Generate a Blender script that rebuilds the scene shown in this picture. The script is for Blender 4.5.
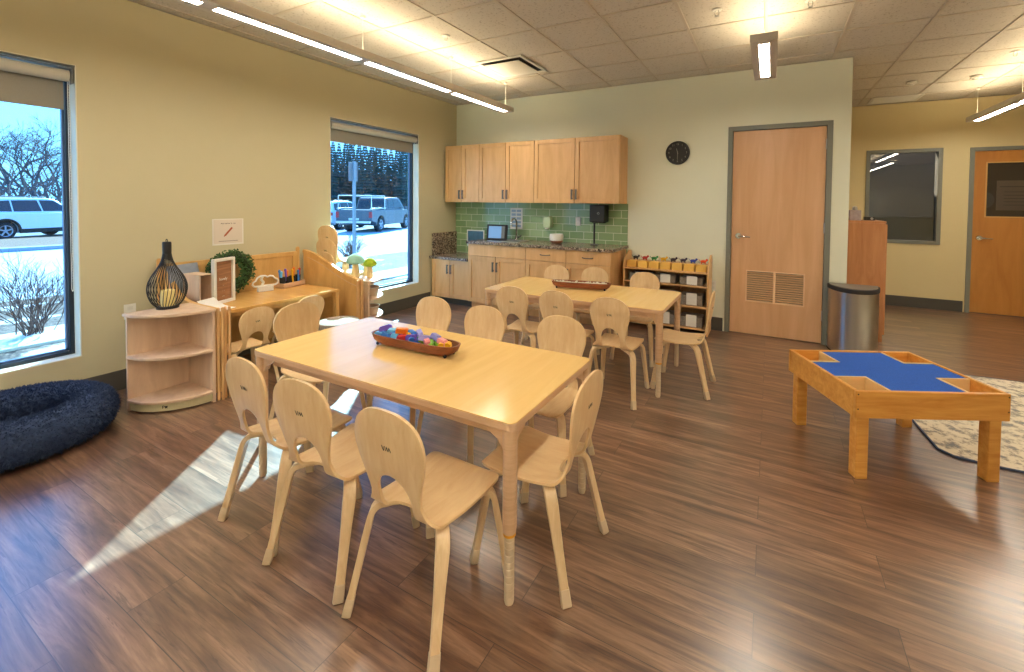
import bpy, bmesh, math, random
from mathutils import Vector, Matrix
PI = math.pi
random.seed(7)
for o in list(bpy.data.objects): bpy.data.objects.remove(o)
SC = bpy.context.scene
COL = SC.collection

# ---------------------------------------------------------------- camera
cd = bpy.data.cameras.new('camera'); cam = bpy.data.objects.new('camera', cd); COL.objects.link(cam)
_r = Vector((0.8855276410875377, 0.46447576586374467, 0.010151837037144087))
_u = Vector((-0.022287810928979718, 0.020645472525772715, 0.9995384024379362))
_f = Vector((-0.46405177550994775, 0.8853451459117373, -0.028634284635549276))
cam.matrix_world = Matrix(((_r.x, _u.x, -_f.x, 4.450904), (_r.y, _u.y, -_f.y, -5.449804), (_r.z, _u.z, -_f.z, 1.481766), (0, 0, 0, 1)))
cd.sensor_width = 36; cd.sensor_fit = 'HORIZONTAL'
cd.lens = 431.3533 * 36 / 1024
cd.shift_x = -(544.543 - 512) / 1024
cd.shift_y = -(336 - 215.770) / 1024
cd.clip_start = .05; cd.clip_end = 400
SC.camera = cam
# ---------------------------------------------------------------- view
SC.view_settings.view_transform = 'Standard'; SC.view_settings.look = 'None'
SC.view_settings.gamma = 1; SC.view_settings.use_curve_mapping = False
SC.view_settings.exposure = 0.2
# ---------------------------------------------------------------- sky
w = bpy.data.worlds.new('sky'); SC.world = w; w.use_nodes = True
nt = w.node_tree; nt.nodes.clear()
out = nt.nodes.new('ShaderNodeOutputWorld'); bg = nt.nodes.new('ShaderNodeBackground')
tc = nt.nodes.new('ShaderNodeTexCoord'); sx = nt.nodes.new('ShaderNodeSeparateXYZ'); rp = nt.nodes.new('ShaderNodeValToRGB')
nt.links.new(tc.outputs['Generated'], sx.inputs[0]); nt.links.new(sx.outputs[2], rp.inputs[0])
rp.color_ramp.elements[0].position = 0.0; rp.color_ramp.elements[0].color = (.62, .88, 1, 1)
rp.color_ramp.elements[1].position = .6; rp.color_ramp.elements[1].color = (.22, .5, 1, 1)
nt.links.new(rp.outputs[0], bg.inputs[0]); bg.inputs[1].default_value = 3.2
nt.links.new(bg.outputs[0], out.inputs[0])
# ---------------------------------------------------------------- sun
sd = bpy.data.lights.new('sun', 'SUN'); sun = bpy.data.objects.new('sun', sd); COL.objects.link(sun)
sd.energy = 36; sd.angle = math.radians(.6); sd.color = (1, .85, .68)
sun.rotation_euler = Vector((.62, -.785, -.62)).to_track_quat('-Z', 'Y').to_euler()

# ================================================================ materials
def C(r, g, b):
    f = lambda v: (v/255/12.92) if v/255 <= .04045 else ((v/255+.055)/1.055)**2.4
    return (f(r), f(g), f(b), 1)
MATS = {}
def new_mat(name):
    m = bpy.data.materials.new(name); m.use_nodes = True
    n = m.node_tree; b = n.nodes['Principled BSDF']
    MATS[name] = m
    return m, n, b
def plain(name, col, rough=.6, metal=0, spec=.5, noise=0, scale=8, bump=0):
    m, n, b = new_mat(name)
    b.inputs['Roughness'].default_value = rough; b.inputs['Metallic'].default_value = metal
    b.inputs['Specular IOR Level'].default_value = spec
    b.inputs['Base Color'].default_value = col
    if noise or bump:
        t = n.nodes.new('ShaderNodeTexCoord'); nz = n.nodes.new('ShaderNodeTexNoise')
        nz.inputs['Scale'].default_value = scale; nz.inputs['Detail'].default_value = 5
        n.links.new(t.outputs['Object'], nz.inputs['Vector'])
        if noise:
            mx = n.nodes.new('ShaderNodeMix'); mx.data_type = 'RGBA'
            mx.inputs[6].default_value = tuple(c*(1-noise) for c in col[:3])+(1,)
            mx.inputs[7].default_value = tuple(min(1, c*(1+noise)) for c in col[:3])+(1,)
            n.links.new(nz.outputs[0], mx.inputs[0]); n.links.new(mx.outputs[2], b.inputs['Base Color'])
        if bump:
            bp = n.nodes.new('ShaderNodeBump'); bp.inputs['Strength'].default_value = bump; bp.inputs['Distance'].default_value = .01
            n.links.new(nz.outputs[0], bp.inputs['Height']); n.links.new(bp.outputs[0], b.inputs['Normal'])
    return m
def emit(name, col, s):
    m, n, b = new_mat(name)
    b.inputs['Base Color'].default_value = (0, 0, 0, 1)
    b.inputs['Emission Color'].default_value = col; b.inputs['Emission Strength'].default_value = s
    return m
def wood(name, c1, c2, rough=.38, stretch=(2, 2, 26), scale=3.0, spec=.5, vary=.12):
    m, n, b = new_mat(name); L = n.links.new
    t = n.nodes.new('ShaderNodeTexCoord'); mp = n.nodes.new('ShaderNodeMapping'); nz = n.nodes.new('ShaderNodeTexNoise')
    mp.inputs['Scale'].default_value = stretch; nz.inputs['Scale'].default_value = scale
    nz.inputs['Detail'].default_value = 6; nz.inputs['Roughness'].default_value = .6; nz.inputs['Distortion'].default_value = .6
    L(t.outputs['Object'], mp.inputs[0]); L(mp.outputs[0], nz.inputs['Vector'])
    oi = n.nodes.new('ShaderNodeObjectInfo')
    cr = n.nodes.new('ShaderNodeValToRGB'); cr.color_ramp.elements[0].position = .3; cr.color_ramp.elements[1].position = .7
    cr.color_ramp.elements[0].color = c2; cr.color_ramp.elements[1].color = c1
    L(nz.outputs[0], cr.inputs[0])
    hs = n.nodes.new('ShaderNodeHueSaturation'); mr = n.nodes.new('ShaderNodeMapRange')
    mr.inputs[3].default_value = 1-vary/2; mr.inputs[4].default_value = 1+vary/2
    L(oi.outputs['Random'], mr.inputs[0]); L(mr.outputs[0], hs.inputs['Value']); L(cr.outputs[0], hs.inputs['Color'])
    L(hs.outputs[0], b.inputs['Base Color'])
    b.inputs['Roughness'].default_value = rough; b.inputs['Specular IOR Level'].default_value = spec
    bp = n.nodes.new('ShaderNodeBump'); bp.inputs['Strength'].default_value = .06; bp.inputs['Distance'].default_value = .003
    L(nz.outputs[0], bp.inputs['Height']); L(bp.outputs[0], b.inputs['Normal'])
    return m
# maple furniture
M_top = wood('maple_table_top', C(243, 206, 136), C(236, 196, 124), .16, (26, 2, 2), .8)
M_edge = wood('maple_edge', C(222, 186, 150), C(206, 168, 130), .4)
M_shell = wood('maple_chair_shell', C(242, 212, 164), C(228, 190, 138), .33, (14, 3, 3), 2.2)
M_cleg = wood('maple_chair_leg', C(236, 210, 168), C(220, 188, 142), .4, (20, 20, 2), 2)
M_cab = wood('maple_cabinet', C(226, 182, 128), C(208, 160, 104), .38, (9, 9, 1.2), 1.6)
M_panel = wood('oak_panel', C(226, 182, 112), C(206, 158, 90), .42, (7, 7, 1.4), 2)
M_pale = wood('pale_birch', C(228, 200, 172), C(208, 176, 148), .45, (6, 6, 1.2), 2)
M_pine = wood('golden_pine', C(230, 172, 88), C(204, 136, 54), .38, (1.6, 14, 14), 2)
M_door = wood('door_veneer', C(222, 178, 136), C(206, 158, 114), .36, (5, 5, .5), 1.8)
M_lock = wood('cherry_panel', C(208, 150, 100), C(182, 118, 72), .45, (8, 8, 1), 2)
M_bowl = wood('dark_bowl_wood', C(160, 92, 56), C(112, 58, 34), .4, (3, 12, 12), 3)
M_cap = plain('tan_rubber_cap', C(214, 192, 160), .6)
M_dark = plain('dark_mark', C(52, 46, 40), .7)
M_white = plain('white_plastic', C(226, 224, 216), .45)
M_offw = plain('off_white_paint', C(216, 214, 206), .5)
M_black = plain('black_metal', C(24, 24, 26), .4)
M_blackm = plain('black_matte', C(30, 30, 32), .7)
M_gframe = plain('grey_door_frame', C(124, 126, 116), .5)
M_grey = plain('grey_plastic', C(120, 122, 122), .5)
M_steel = plain('brushed_steel', C(190, 190, 188), .28, 1)
M_chrome = plain('chrome', C(215, 215, 215), .15, 1)
M_brass = plain('brass', C(212, 164, 70), .35, 1)
M_bronze = plain('dark_nickel', C(110, 102, 96), .35, .9)
M_orange = plain('orange_ring', C(228, 160, 40), .5)
M_base = plain('vinyl_base', C(78, 74, 68), .55)
M_shade = plain('shade_fabric', C(142, 138, 128), .85, noise=.08, scale=120)
M_roll = plain('shade_roll', C(188, 184, 172), .6)
M_winf = plain('window_frame_dark', C(30, 40, 52), .35)
M_paper = plain('paper', C(226, 222, 214), .7)
M_lamp = emit('lamp_diffuser', (1, .91, .76, 1), 48)
M_upl = emit('uplight_diffuser', (1, .80, .50, 1), 19)
M_fix = plain('fixture_grey', C(208, 202, 194), .5)
M_fabb = plain('blue_felt', C(36, 92, 190), .95, noise=.25, scale=160, bump=.4)
M_candle = plain('cream_wax', C(240, 222, 150), .5)
M_green = plain('boxwood_leaf', C(66, 104, 52), .6, noise=.5, scale=30)
M_stone_w = plain('white_stone', C(214, 208, 190), .6)
M_felt_t = plain('teal_felt', C(150, 196, 180), .9, noise=.15, scale=90)
M_felt_g = plain('lime_felt', C(152, 176, 34), .9, noise=.3, scale=60)
M_felt_p = plain('cream_felt', C(240, 222, 200), .9)

def wall_mat(name, col):
    return plain(name, col, .75, spec=.25, noise=.03, scale=2.2, bump=.02)
M_wl = wall_mat('wall_paint_khaki', C(196, 188, 156))
M_wb = wall_mat('wall_paint_pale', C(226, 228, 208))
M_wf = wall_mat('wall_paint_tan', C(218, 202, 156))
M_soff = plain('reveal_paint', C(222, 220, 204), .6)

def ceil_mat():
    m, n, b = new_mat('ceiling_tile'); L = n.links.new
    t = n.nodes.new('ShaderNodeTexCoord')
    n1 = n.nodes.new('ShaderNodeTexNoise'); n1.inputs['Scale'].default_value = 55; n1.inputs['Detail'].default_value = 4
    n2 = n.nodes.new('ShaderNodeTexNoise'); n2.inputs['Scale'].default_value = 220; n2.inputs['Detail'].default_value = 2
    L(t.outputs['Object'], n1.inputs['Vector']); L(t.outputs['Object'], n2.inputs['Vector'])
    cr = n.nodes.new('ShaderNodeValToRGB'); cr.color_ramp.elements[0].position = .32; cr.color_ramp.elements[1].position = .42
    cr.color_ramp.elements[0].color = C(176, 168, 156); cr.color_ramp.elements[1].color = C(206, 200, 190)
    L(n1.outputs[0], cr.inputs[0]); L(cr.outputs[0], b.inputs['Base Color'])
    b.inputs['Roughness'].default_value = .9; b.inputs['Specular IOR Level'].default_value = .1
    bp = n.nodes.new('ShaderNodeBump'); bp.inputs['Strength'].default_value = .35; bp.inputs['Distance'].default_value = .004
    L(n2.outputs[0], bp.inputs['Height']); L(bp.outputs[0], b.inputs['Normal'])
    return m
M_ceil = ceil_mat()
M_grid = plain('ceiling_grid', C(196, 186, 172), .5)

def floor_mat():
    m, n, b = new_mat('vinyl_plank'); L = n.links.new
    t = n.nodes.new('ShaderNodeTexCoord')
    br = n.nodes.new('ShaderNodeTexBrick')
    br.offset = .37; br.offset_frequency = 2; br.squash = 1
    br.inputs['Scale'].default_value = 1; br.inputs['Brick Width'].default_value = 1.22; br.inputs['Row Height'].default_value = .178
    br.inputs['Mortar Size'].default_value = .0016; br.inputs['Mortar Smooth'].default_value = .3; br.inputs['Bias'].default_value = 0
    br.inputs['Color1'].default_value = (0, 0, 0, 1); br.inputs['Color2'].default_value = (1, 1, 1, 1); br.inputs['Mortar'].default_value = (.4, .4, .4, 1)
    L(t.outputs['Object'], br.inputs['Vector'])
    # per plank offset of the grain
    vm = n.nodes.new('ShaderNodeVectorMath'); vm.operation = 'MULTIPLY'; vm.inputs[1].default_value = (.9, 12, 1)
    L(t.outputs['Object'], vm.inputs[0])
    va = n.nodes.new('ShaderNodeVectorMath'); va.operation = 'MULTIPLY_ADD'; va.inputs[1].default_value = (13, 7, 5)
    L(br.outputs['Color'], va.inputs[0]); L(vm.outputs[0], va.inputs[2])
    nz = n.nodes.new('ShaderNodeTexNoise'); nz.inputs['Scale'].default_value = 1.5; nz.inputs['Detail'].default_value = 7; nz.inputs['Roughness'].default_value = .62; nz.inputs['Distortion'].default_value = .9
    L(va.outputs[0], nz.inputs['Vector'])
    vm2 = n.nodes.new('ShaderNodeVectorMath'); vm2.operation = 'MULTIPLY'; vm2.inputs[1].default_value = (6, 70, 1)
    L(t.outputs['Object'], vm2.inputs[0])
    nf = n.nodes.new('ShaderNodeTexNoise'); nf.inputs['Scale'].default_value = 1.2; nf.inputs['Detail'].default_value = 4
    L(vm2.outputs[0], nf.inputs['Vector'])
    cr = n.nodes.new('ShaderNodeValToRGB'); e = cr.color_ramp.elements
    e[0].position = .26; e[0].color = C(70, 47, 36)
    e[1].position = .74; e[1].color = C(168, 134, 108)
    a = e.new(.43); a.color = C(104, 74, 57)
    a = e.new(.56); a.color = C(134, 102, 80)
    L(nz.outputs[0], cr.inputs[0])
    mx = n.nodes.new('ShaderNodeMix'); mx.data_type = 'RGBA'; mx.blend_type = 'MULTIPLY'; mx.inputs[0].default_value = .5
    r2 = n.nodes.new('ShaderNodeValToRGB'); r2.color_ramp.elements[0].position = .3; r2.color_ramp.elements[0].color = (.5, .46, .44, 1)
    r2.color_ramp.elements[1].position = .62; r2.color_ramp.elements[1].color = (1.1, 1.1, 1.1, 1)
    L(nf.outputs[0], r2.inputs[0]); L(cr.outputs[0], mx.inputs[6]); L(r2.outputs[0], mx.inputs[7])
    vm4 = n.nodes.new('ShaderNodeVectorMath'); vm4.operation = 'MULTIPLY_ADD'; vm4.inputs[1].default_value = (1.6, 2.6, 1)
    L(vm.outputs[0], vm4.inputs[0]); L(br.outputs['Color'], vm4.inputs[2])
    n4 = n.nodes.new('ShaderNodeTexNoise'); n4.inputs['Scale'].default_value = 1.7; n4.inputs['Detail'].default_value = 6; n4.inputs['Roughness'].default_value = .7; n4.inputs['Distortion'].default_value = 1.4
    L(vm4.outputs[0], n4.inputs['Vector'])
    r4 = n.nodes.new('ShaderNodeValToRGB'); r4.color_ramp.elements[0].position = .36; r4.color_ramp.elements[0].color = (.34, .30, .28, 1)
    r4.color_ramp.elements[1].position = .45; r4.color_ramp.elements[1].color = (1, 1, 1, 1)
    L(n4.outputs[0], r4.inputs[0])
    mx4 = n.nodes.new('ShaderNodeMix'); mx4.data_type = 'RGBA'; mx4.blend_type = 'MULTIPLY'; mx4.inputs[0].default_value = .75
    L(mx.outputs[2], mx4.inputs[6]); L(r4.outputs[0], mx4.inputs[7])
    mx = mx4
    # per plank tone
    hs = n.nodes.new('ShaderNodeHueSaturation'); mr = n.nodes.new('ShaderNodeMapRange'); mr.inputs[3].default_value = .84; mr.inputs[4].default_value = 1.14
    L(br.outputs['Color'], mr.inputs[0]); L(mr.outputs[0], hs.inputs['Value']); L(mx.outputs[2], hs.inputs['Color'])
    m3 = n.nodes.new('ShaderNodeMix'); m3.data_type = 'RGBA'; m3.inputs[7].default_value = C(66, 50, 42)
    L(br.outputs['Fac'], m3.inputs[0]); L(hs.outputs[0], m3.inputs[6])
    L(m3.outputs[2], b.inputs['Base Color'])
    rr = n.nodes.new('ShaderNodeMapRange'); rr.inputs[3].default_value = .28; rr.inputs[4].default_value = .42
    L(nz.outputs[0], rr.inputs[0]); L(rr.outputs[0], b.inputs['Roughness'])
    b.inputs['Specular IOR Level'].default_value = 1.0; b.inputs['Coat Weight'].default_value = .8; b.inputs['Coat Roughness'].default_value = .25; b.inputs['Coat IOR'].default_value = 1.9
    bp = n.nodes.new('ShaderNodeBump'); bp.inputs['Strength'].default_value = .12; bp.inputs['Distance'].default_value = .002
    L(nf.outputs[0], bp.inputs['Height']); L(bp.outputs[0], b.inputs['Normal'])
    return m
M_floor = floor_mat()

def granite_mat():
    m, n, b = new_mat('granite'); L = n.links.new
    t = n.nodes.new('ShaderNodeTexCoord'); v = n.nodes.new('ShaderNodeTexVoronoi'); v.inputs['Scale'].default_value = 70
    nz = n.nodes.new('ShaderNodeTexNoise'); nz.inputs['Scale'].default_value = 26; nz.inputs['Detail'].default_value = 6
    L(t.outputs['Object'], v.inputs['Vector']); L(t.outputs['Object'], nz.inputs['Vector'])
    s = n.nodes.new('ShaderNodeSeparateColor'); L(v.outputs['Color'], s.inputs[0])
    cr = n.nodes.new('ShaderNodeValToRGB'); e = cr.color_ramp.elements; cr.color_ramp.interpolation = 'CONSTANT'
    e[0].position = 0; e[0].color = C(60, 50, 44); e[1].position = .75; e[1].color = C(200, 180, 156)
    a = e.new(.22); a.color = C(120, 98, 82); a = e.new(.5); a.color = C(160, 138, 116)
    L(s.outputs[0], cr.inputs[0])
    mx = n.nodes.new('ShaderNodeMix'); mx.data_type = 'RGBA'; mx.blend_type = 'MULTIPLY'; mx.inputs[0].default_value = .4
    L(cr.outputs[0], mx.inputs[6]); L(nz.outputs[0], mx.inputs[7]); L(mx.outputs[2], b.inputs['Base Color'])
    b.inputs['Roughness'].default_value = .2
    return m
M_granite = granite_mat()

def tile_mat():
    m, n, b = new_mat('green_subway_tile'); L = n.links.new
    t = n.nodes.new('ShaderNodeTexCoord'); sp = n.nodes.new('ShaderNodeSeparateXYZ'); cb = n.nodes.new('ShaderNodeCombineXYZ')
    L(t.outputs['Object'], sp.inputs[0]); L(sp.outputs[0], cb.inputs[0]); L(sp.outputs[2], cb.inputs[1])
    br = n.nodes.new('ShaderNodeTexBrick'); br.offset = .5
    br.inputs['Scale'].default_value = 1; br.inputs['Brick Width'].default_value = .21; br.inputs['Row Height'].default_value = .1
    br.inputs['Mortar Size'].default_value = .004; br.inputs['Mortar Smooth'].default_value = .1
    br.inputs['Color1'].default_value = C(124, 152, 108); br.inputs['Color2'].default_value = C(148, 172, 128); br.inputs['Mortar'].default_value = C(200, 208, 180)
    L(cb.outputs[0], br.inputs['Vector']); L(br.outputs['Color'], b.inputs['Base Color'])
    bp = n.nodes.new('ShaderNodeBump'); bp.invert = True; bp.inputs['Strength'].default_value = .5; bp.inputs['Distance'].default_value = .003
    L(br.outputs['Fac'], bp.inputs['Height']); L(bp.outputs[0], b.inputs['Normal'])
    b.inputs['Roughness'].default_value = .12
    return m
M_tile = tile_mat()

def glass_mat(name, col, refl=.06, rough=0):
    m = bpy.data.materials.new(name); m.use_nodes = True; n = m.node_tree; n.nodes.clear()
    o = n.nodes.new('ShaderNodeOutputMaterial'); mx = n.nodes.new('ShaderNodeMixShader')
    t = n.nodes.new('ShaderNodeBsdfTransparent'); g = n.nodes.new('ShaderNodeBsdfGlossy')
    t.inputs[0].default_value = col; g.inputs['Roughness'].default_value = rough
    mx.inputs[0].default_value = refl
    n.links.new(t.outputs[0], mx.inputs[1]); n.links.new(g.outputs[0], mx.inputs[2]); n.links.new(mx.outputs[0], o.inputs[0])
    return m
M_glass = glass_mat('tinted_window_glass', (.52, .76, .92, 1), .04)
M_dglass = glass_mat('dark_office_glass', (.5, .5, .5, 1), .12)
M_clear = glass_mat('clear_bin_plastic', (.92, .92, .91, 1), .08, .15)

def snow_mat():
    m, n, b = new_mat('snow_and_mulch'); L = n.links.new
    t = n.nodes.new('ShaderNodeTexCoord')
    mp = n.nodes.new('ShaderNodeMapping'); mp.inputs['Scale'].default_value = (1.3, .6, 1); L(t.outputs['Object'], mp.inputs[0])
    nz = n.nodes.new('ShaderNodeTexNoise'); nz.inputs['Scale'].default_value = 1.1; nz.inputs['Detail'].default_value = 10; nz.inputs['Roughness'].default_value = .72
    L(mp.outputs[0], nz.inputs['Vector'])
    n2 = n.nodes.new('ShaderNodeTexNoise'); n2.inputs['Scale'].default_value = 22; n2.inputs['Detail'].default_value = 5; L(t.outputs['Object'], n2.inputs['Vector'])
    mul = n.nodes.new('ShaderNodeValToRGB'); mul.color_ramp.elements[0].color = C(52, 38, 34); mul.color_ramp.elements[1].color = C(128, 104, 90)
    mul.color_ramp.elements[0].position = .35; mul.color_ramp.elements[1].position = .65
    L(n2.outputs[0], mul.inputs[0])
    cr = n.nodes.new('ShaderNodeValToRGB'); cr.color_ramp.elements[0].position = .57; cr.color_ramp.elements[1].position = .62
    L(nz.outputs[0], cr.inputs[0])
    mx = n.nodes.new('ShaderNodeMix'); mx.data_type = 'RGBA'; mx.inputs[7].default_value = C(228, 232, 238)
    L(cr.outputs[0], mx.inputs[0]); L(mul.outputs[0], mx.inputs[6]); L(mx.outputs[2], b.inputs['Base Color'])
    b.inputs['Roughness'].default_value = .9
    return m
M_snow = snow_mat()
M_road = plain('sunlit_road', C(176, 186, 196), .9, noise=.12, scale=.8)  # plain asphalt, its sunlit overexposure put into the pale base colour
M_mulch = plain('mulch_strip', C(112, 84, 70), .95, noise=.5, scale=14)
M_kerb = plain('kerb_concrete', C(150, 160, 176), .8)
M_lot = plain('parking_asphalt', C(112, 120, 132), .9, noise=.15, scale=1)

# ================================================================ mesh helpers
class MB:
    def __init__(s): s.b = bmesh.new()
    def box(s, x0, x1, y0, y1, z0, z1, M=None):
        vs = [s.b.verts.new(Vector((x, y, z)) if M is None else M @ Vector((x, y, z))) for z in (z0, z1) for y in (y0, y1) for x in (x0, x1)]
        for f in ((0, 2, 3, 1), (4, 5, 7, 6), (0, 1, 5, 4), (2, 6, 7, 3), (0, 4, 6, 2), (1, 3, 7, 5)):
            s.b.faces.new([vs[i] for i in f])
        return s
    def prism(s, pts, a0, a1, axis='z', M=None, pts2=None):
        def mk(p, a):
            v = {'z': (p[0], p[1], a), 'y': (p[0], a, p[1]), 'x': (a, p[0], p[1])}[axis]
            return s.b.verts.new(Vector(v) if M is None else M @ Vector(v))
        A = [mk(p, a0) for p in pts]; B = [mk(p, a1) for p in (pts2 or pts)]
        n = len(pts)
        s.b.faces.new(A[::-1]); s.b.faces.new(B)
        for i in range(n): s.b.faces.new([A[i], A[(i+1) % n], B[(i+1) % n], B[i]])
        return s
    def lathe(s, prof, c=(0, 0, 0), n=24, M=None, a0=0, a1=2*PI):
        full = abs(a1-a0-2*PI) < 1e-6
        rings = []
        m = n if full else n+1
        for r, z in prof:
            if r < 1e-6: rings.append([s.b.verts.new(Vector((c[0], c[1], c[2]+z)) if M is None else M @ Vector((c[0], c[1], c[2]+z)))])
            else:
                rg = []
                for i in range(m):
                    a = a0+(a1-a0)*i/n; v = Vector((c[0]+r*math.cos(a), c[1]+r*math.sin(a), c[2]+z))
                    rg.append(s.b.verts.new(v if M is None else M @ v))
                rings.append(rg)
        for A, B in zip(rings, rings[1:]):
            for i in range(n):
                j = (i+1) % m
                if not full and i+1 >= m: continue
                if len(A) == 1 and len(B) == 1: continue
                if len(A) == 1: s.b.faces.new([A[0], B[j], B[i]])
                elif len(B) == 1: s.b.faces.new([A[i], A[j], B[0]])
                else: s.b.faces.new([A[i], A[j], B[j], B[i]])
        return s
    def cyl(s, c, r, h, n=20, r2=None, M=None):
        r2 = r if r2 is None else r2
        return s.lathe([(0, 0), (r, 0), (r2, h), (0, h)], c, n, M)
    def tube(s, pts, r, n=8, cap=True, flat=None, up=None):
        pts = [Vector(p) for p in pts]; rs = r if isinstance(r, (list, tuple)) else [r]*len(pts)
        rings = []; prev = None
        for i, p in enumerate(pts):
            d = (pts[min(i+1, len(pts)-1)]-pts[max(i-1, 0)])
            if d.length < 1e-9: d = Vector((0, 0, 1))
            d.normalize()
            if prev is None:
                q = Vector(up) if up else (Vector((0, 0, 1)) if abs(d.z) < .9 else Vector((1, 0, 0)))
                a = (q-d*q.dot(d)).normalized()
            else: a = (prev-d*prev.dot(d)).normalized()
            prev = a; bb = d.cross(a)
            rg = []
            for k in range(n):
                t = 2*PI*k/n
                rg.append(s.b.verts.new(p+a*math.cos(t)*rs[i]+bb*math.sin(t)*rs[i]))
            rings.append(rg)
        for A, B in zip(rings, rings[1:]):
            for k in range(n): s.b.faces.new([A[k], A[(k+1) % n], B[(k+1) % n], B[k]])
        if cap: s.b.faces.new(rings[0][::-1]); s.b.faces.new(rings[-1])
        return s
    def ribbon(s, pts, wdir, ws, th):
        """flat strip along pts, wide along wdir"""
        pts = [Vector(p) for p in pts]; rings = []
        for i, p in enumerate(pts):
            d = (pts[min(i+1, len(pts)-1)]-pts[max(i-1, 0)]).normalized()
            wv = Vector(wdir); wv = (wv-d*wv.dot(d)).normalized(); nv = d.cross(wv)
            W = ws[i]/2; T = (th[i] if isinstance(th, (list, tuple)) else th)/2; c = .3
            prof = [(-W, -T*c), (-W*.88, -T), (W*.88, -T), (W, -T*c), (W, T*c), (W*.88, T), (-W*.88, T), (-W, T*c)]
            rings.append([s.b.verts.new(p+wv*a+nv*b_) for a, b_ in prof])
        for A, B in zip(rings, rings[1:]):
            n = len(A)
            for k in range(n): s.b.faces.new([A[k], A[(k+1) % n], B[(k+1) % n], B[k]])
        s.b.faces.new(rings[0][::-1]); s.b.faces.new(rings[-1])
        return s
    def ball(s, c, r, seg=12, sc=(1, 1, 1), M=None):
        m = max(4, seg//2)
        prof = [(math.sin(PI*i/m), -math.cos(PI*i/m)) for i in range(m+1)]
        MM = Matrix.Translation(c) @ Matrix.Diagonal((r*sc[0], r*sc[1], r*sc[2], 1))
        if M is not None: MM = M @ MM
        prof[0] = (0, -1); prof[-1] = (0, 1)
        return s.lathe(prof, (0, 0, 0), seg, MM)
    def build(s, name, mat, parent=None, smooth=None, bevel=0, loc=None, rz=0, label=None, bseg=2):
        bmesh.ops.recalc_face_normals(s.b, faces=s.b.faces[:])
        me = bpy.data.meshes.new(name); s.b.to_mesh(me); s.b.free()
        if isinstance(mat, (list, tuple)):
            for m in mat: me.materials.append(m)
        else: me.materials.append(mat)
        o = bpy.data.objects.new(name, me); COL.objects.link(o)
        if parent: o.parent = parent
        if loc: o.location = loc
        if rz: o.rotation_euler.z = rz
        if bevel:
            bv = o.modifiers.new('bevel', 'BEVEL'); bv.width = bevel; bv.segments = bseg; bv.limit_method = 'ANGLE'; bv.angle_limit = math.radians(40)
        if smooth is not None:
            for p in me.polygons: p.use_smooth = True
            if hasattr(me, 'set_sharp_from_angle'): me.set_sharp_from_angle(angle=math.radians(smooth))
        if label: o['label'] = label
        return o
def empty(name, loc=(0, 0, 0), rz=0):
    o = bpy.data.objects.new(name, None); COL.objects.link(o); o.location = loc; o.rotation_euler.z = rz
    o.empty_display_size = .1
    return o
def tag(o, label, cat, group=None, kind=None):
    o['label'] = label; o['category'] = cat
    if group: o['group'] = group
    if kind: o['kind'] = kind
    return o
def struct(o): o['kind'] = 'structure'; return o
def copy_tree(o, parent=None):
    c = o.copy(); COL.objects.link(c)
    if parent is not None: c.parent = parent
    for ch in [x for x in ALLCH(o)]: copy_tree(ch, c)
    return c
def ALLCH(o): return [x for x in bpy.data.objects if x.parent == o]
def text(name, body, size, mat, M, parent=None, ext=.0006, align='CENTER'):
    cu = bpy.data.curves.new(name, 'FONT'); cu.body = body; cu.size = size; cu.extrude = ext; cu.align_x = align; cu.align_y = 'CENTER'
    cu.materials.append(mat); cu.resolution_u = 2
    o = bpy.data.objects.new(name, cu); COL.objects.link(o)
    me = bpy.data.meshes.new_from_object(o); bpy.data.objects.remove(o)
    o = bpy.data.objects.new(name, me); COL.objects.link(o)
    if parent: o.parent = parent
    o.matrix_local = M
    return o
def frame_axes(xa, za, loc):
    """matrix whose local x = xa, local z = za (normal)"""
    xa = Vector(xa).normalized(); za = Vector(za).normalized(); ya = za.cross(xa)
    return Matrix(((xa.x, ya.x, za.x, loc[0]), (xa.y, ya.y, za.y, loc[1]), (xa.z, ya.z, za.z, loc[2]), (0, 0, 0, 1)))

# ================================================================ room shell
H = 3.022; XR = 9.6; YB = -9.2; YF = 2.715; XE = 5.17
struct(MB().box(-.0, XR, YB, YF, -.1, 0).build('floor', M_floor))
c = struct(MB().box(-.25, XR+.2, YB-.2, YF+.2, H+.008, H+.1).build('ceiling', M_ceil))
g = MB()
k = -2
x = 1.333-.6096*3
while x < XR:
    if x > 0: g.box(x-.012, x+.012, YB, YF, H, H+.012)
    x += .6096
y = -.227-.6096*20
while y < YF:
    if y > YB: g.box(0, XR, y-.012, y+.012, H+.001, H+.012)
    y += .6096
g.build('grid', M_grid, c)
# wall_left with two windows
W1 = (-5.66, -4.245); W2 = (-2.225, -.825); WZ = (.325, 2.442); WT = .22
def holed_wall(name, mat, u0, u1, z0, z1, holes, axis, a0, a1):
    """wall slab between a0,a1 in `axis`, with rectangular holes (u0,u1,z0,z1)"""
    m = MB(); us = sorted({u0, u1, *[h[0] for h in holes], *[h[1] for h in holes]})
    for ua, ub in zip(us, us[1:]):
        um = (ua+ub)/2; hs = sorted([h for h in holes if h[0] < um < h[1]], key=lambda h: h[2])
        z = z0
        for h in hs:
            if h[2] > z:
                if axis == 'x': m.box(a0, a1, ua, ub, z, h[2])
                else: m.box(ua, ub, a0, a1, z, h[2])
            z = h[3]
        if z < z1:
            if axis == 'x': m.box(a0, a1, ua, ub, z, z1)
            else: m.box(ua, ub, a0, a1, z, z1)
    o = struct(m.build(name, mat)); return o
holed_wall('wall_left', M_wl, YB, .0, 0, H, [(W1[0], W1[1], *WZ), (W2[0], W2[1], *WZ)], 'x', -WT, 0)
DL, DR, DH = 3.997, 5.014, 2.387
holed_wall('wall_back', M_wb, 0, XE, 0, H, [(DL+.03, DR-.03, 0, DH-.03)], 'y', 0, .13)
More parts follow.
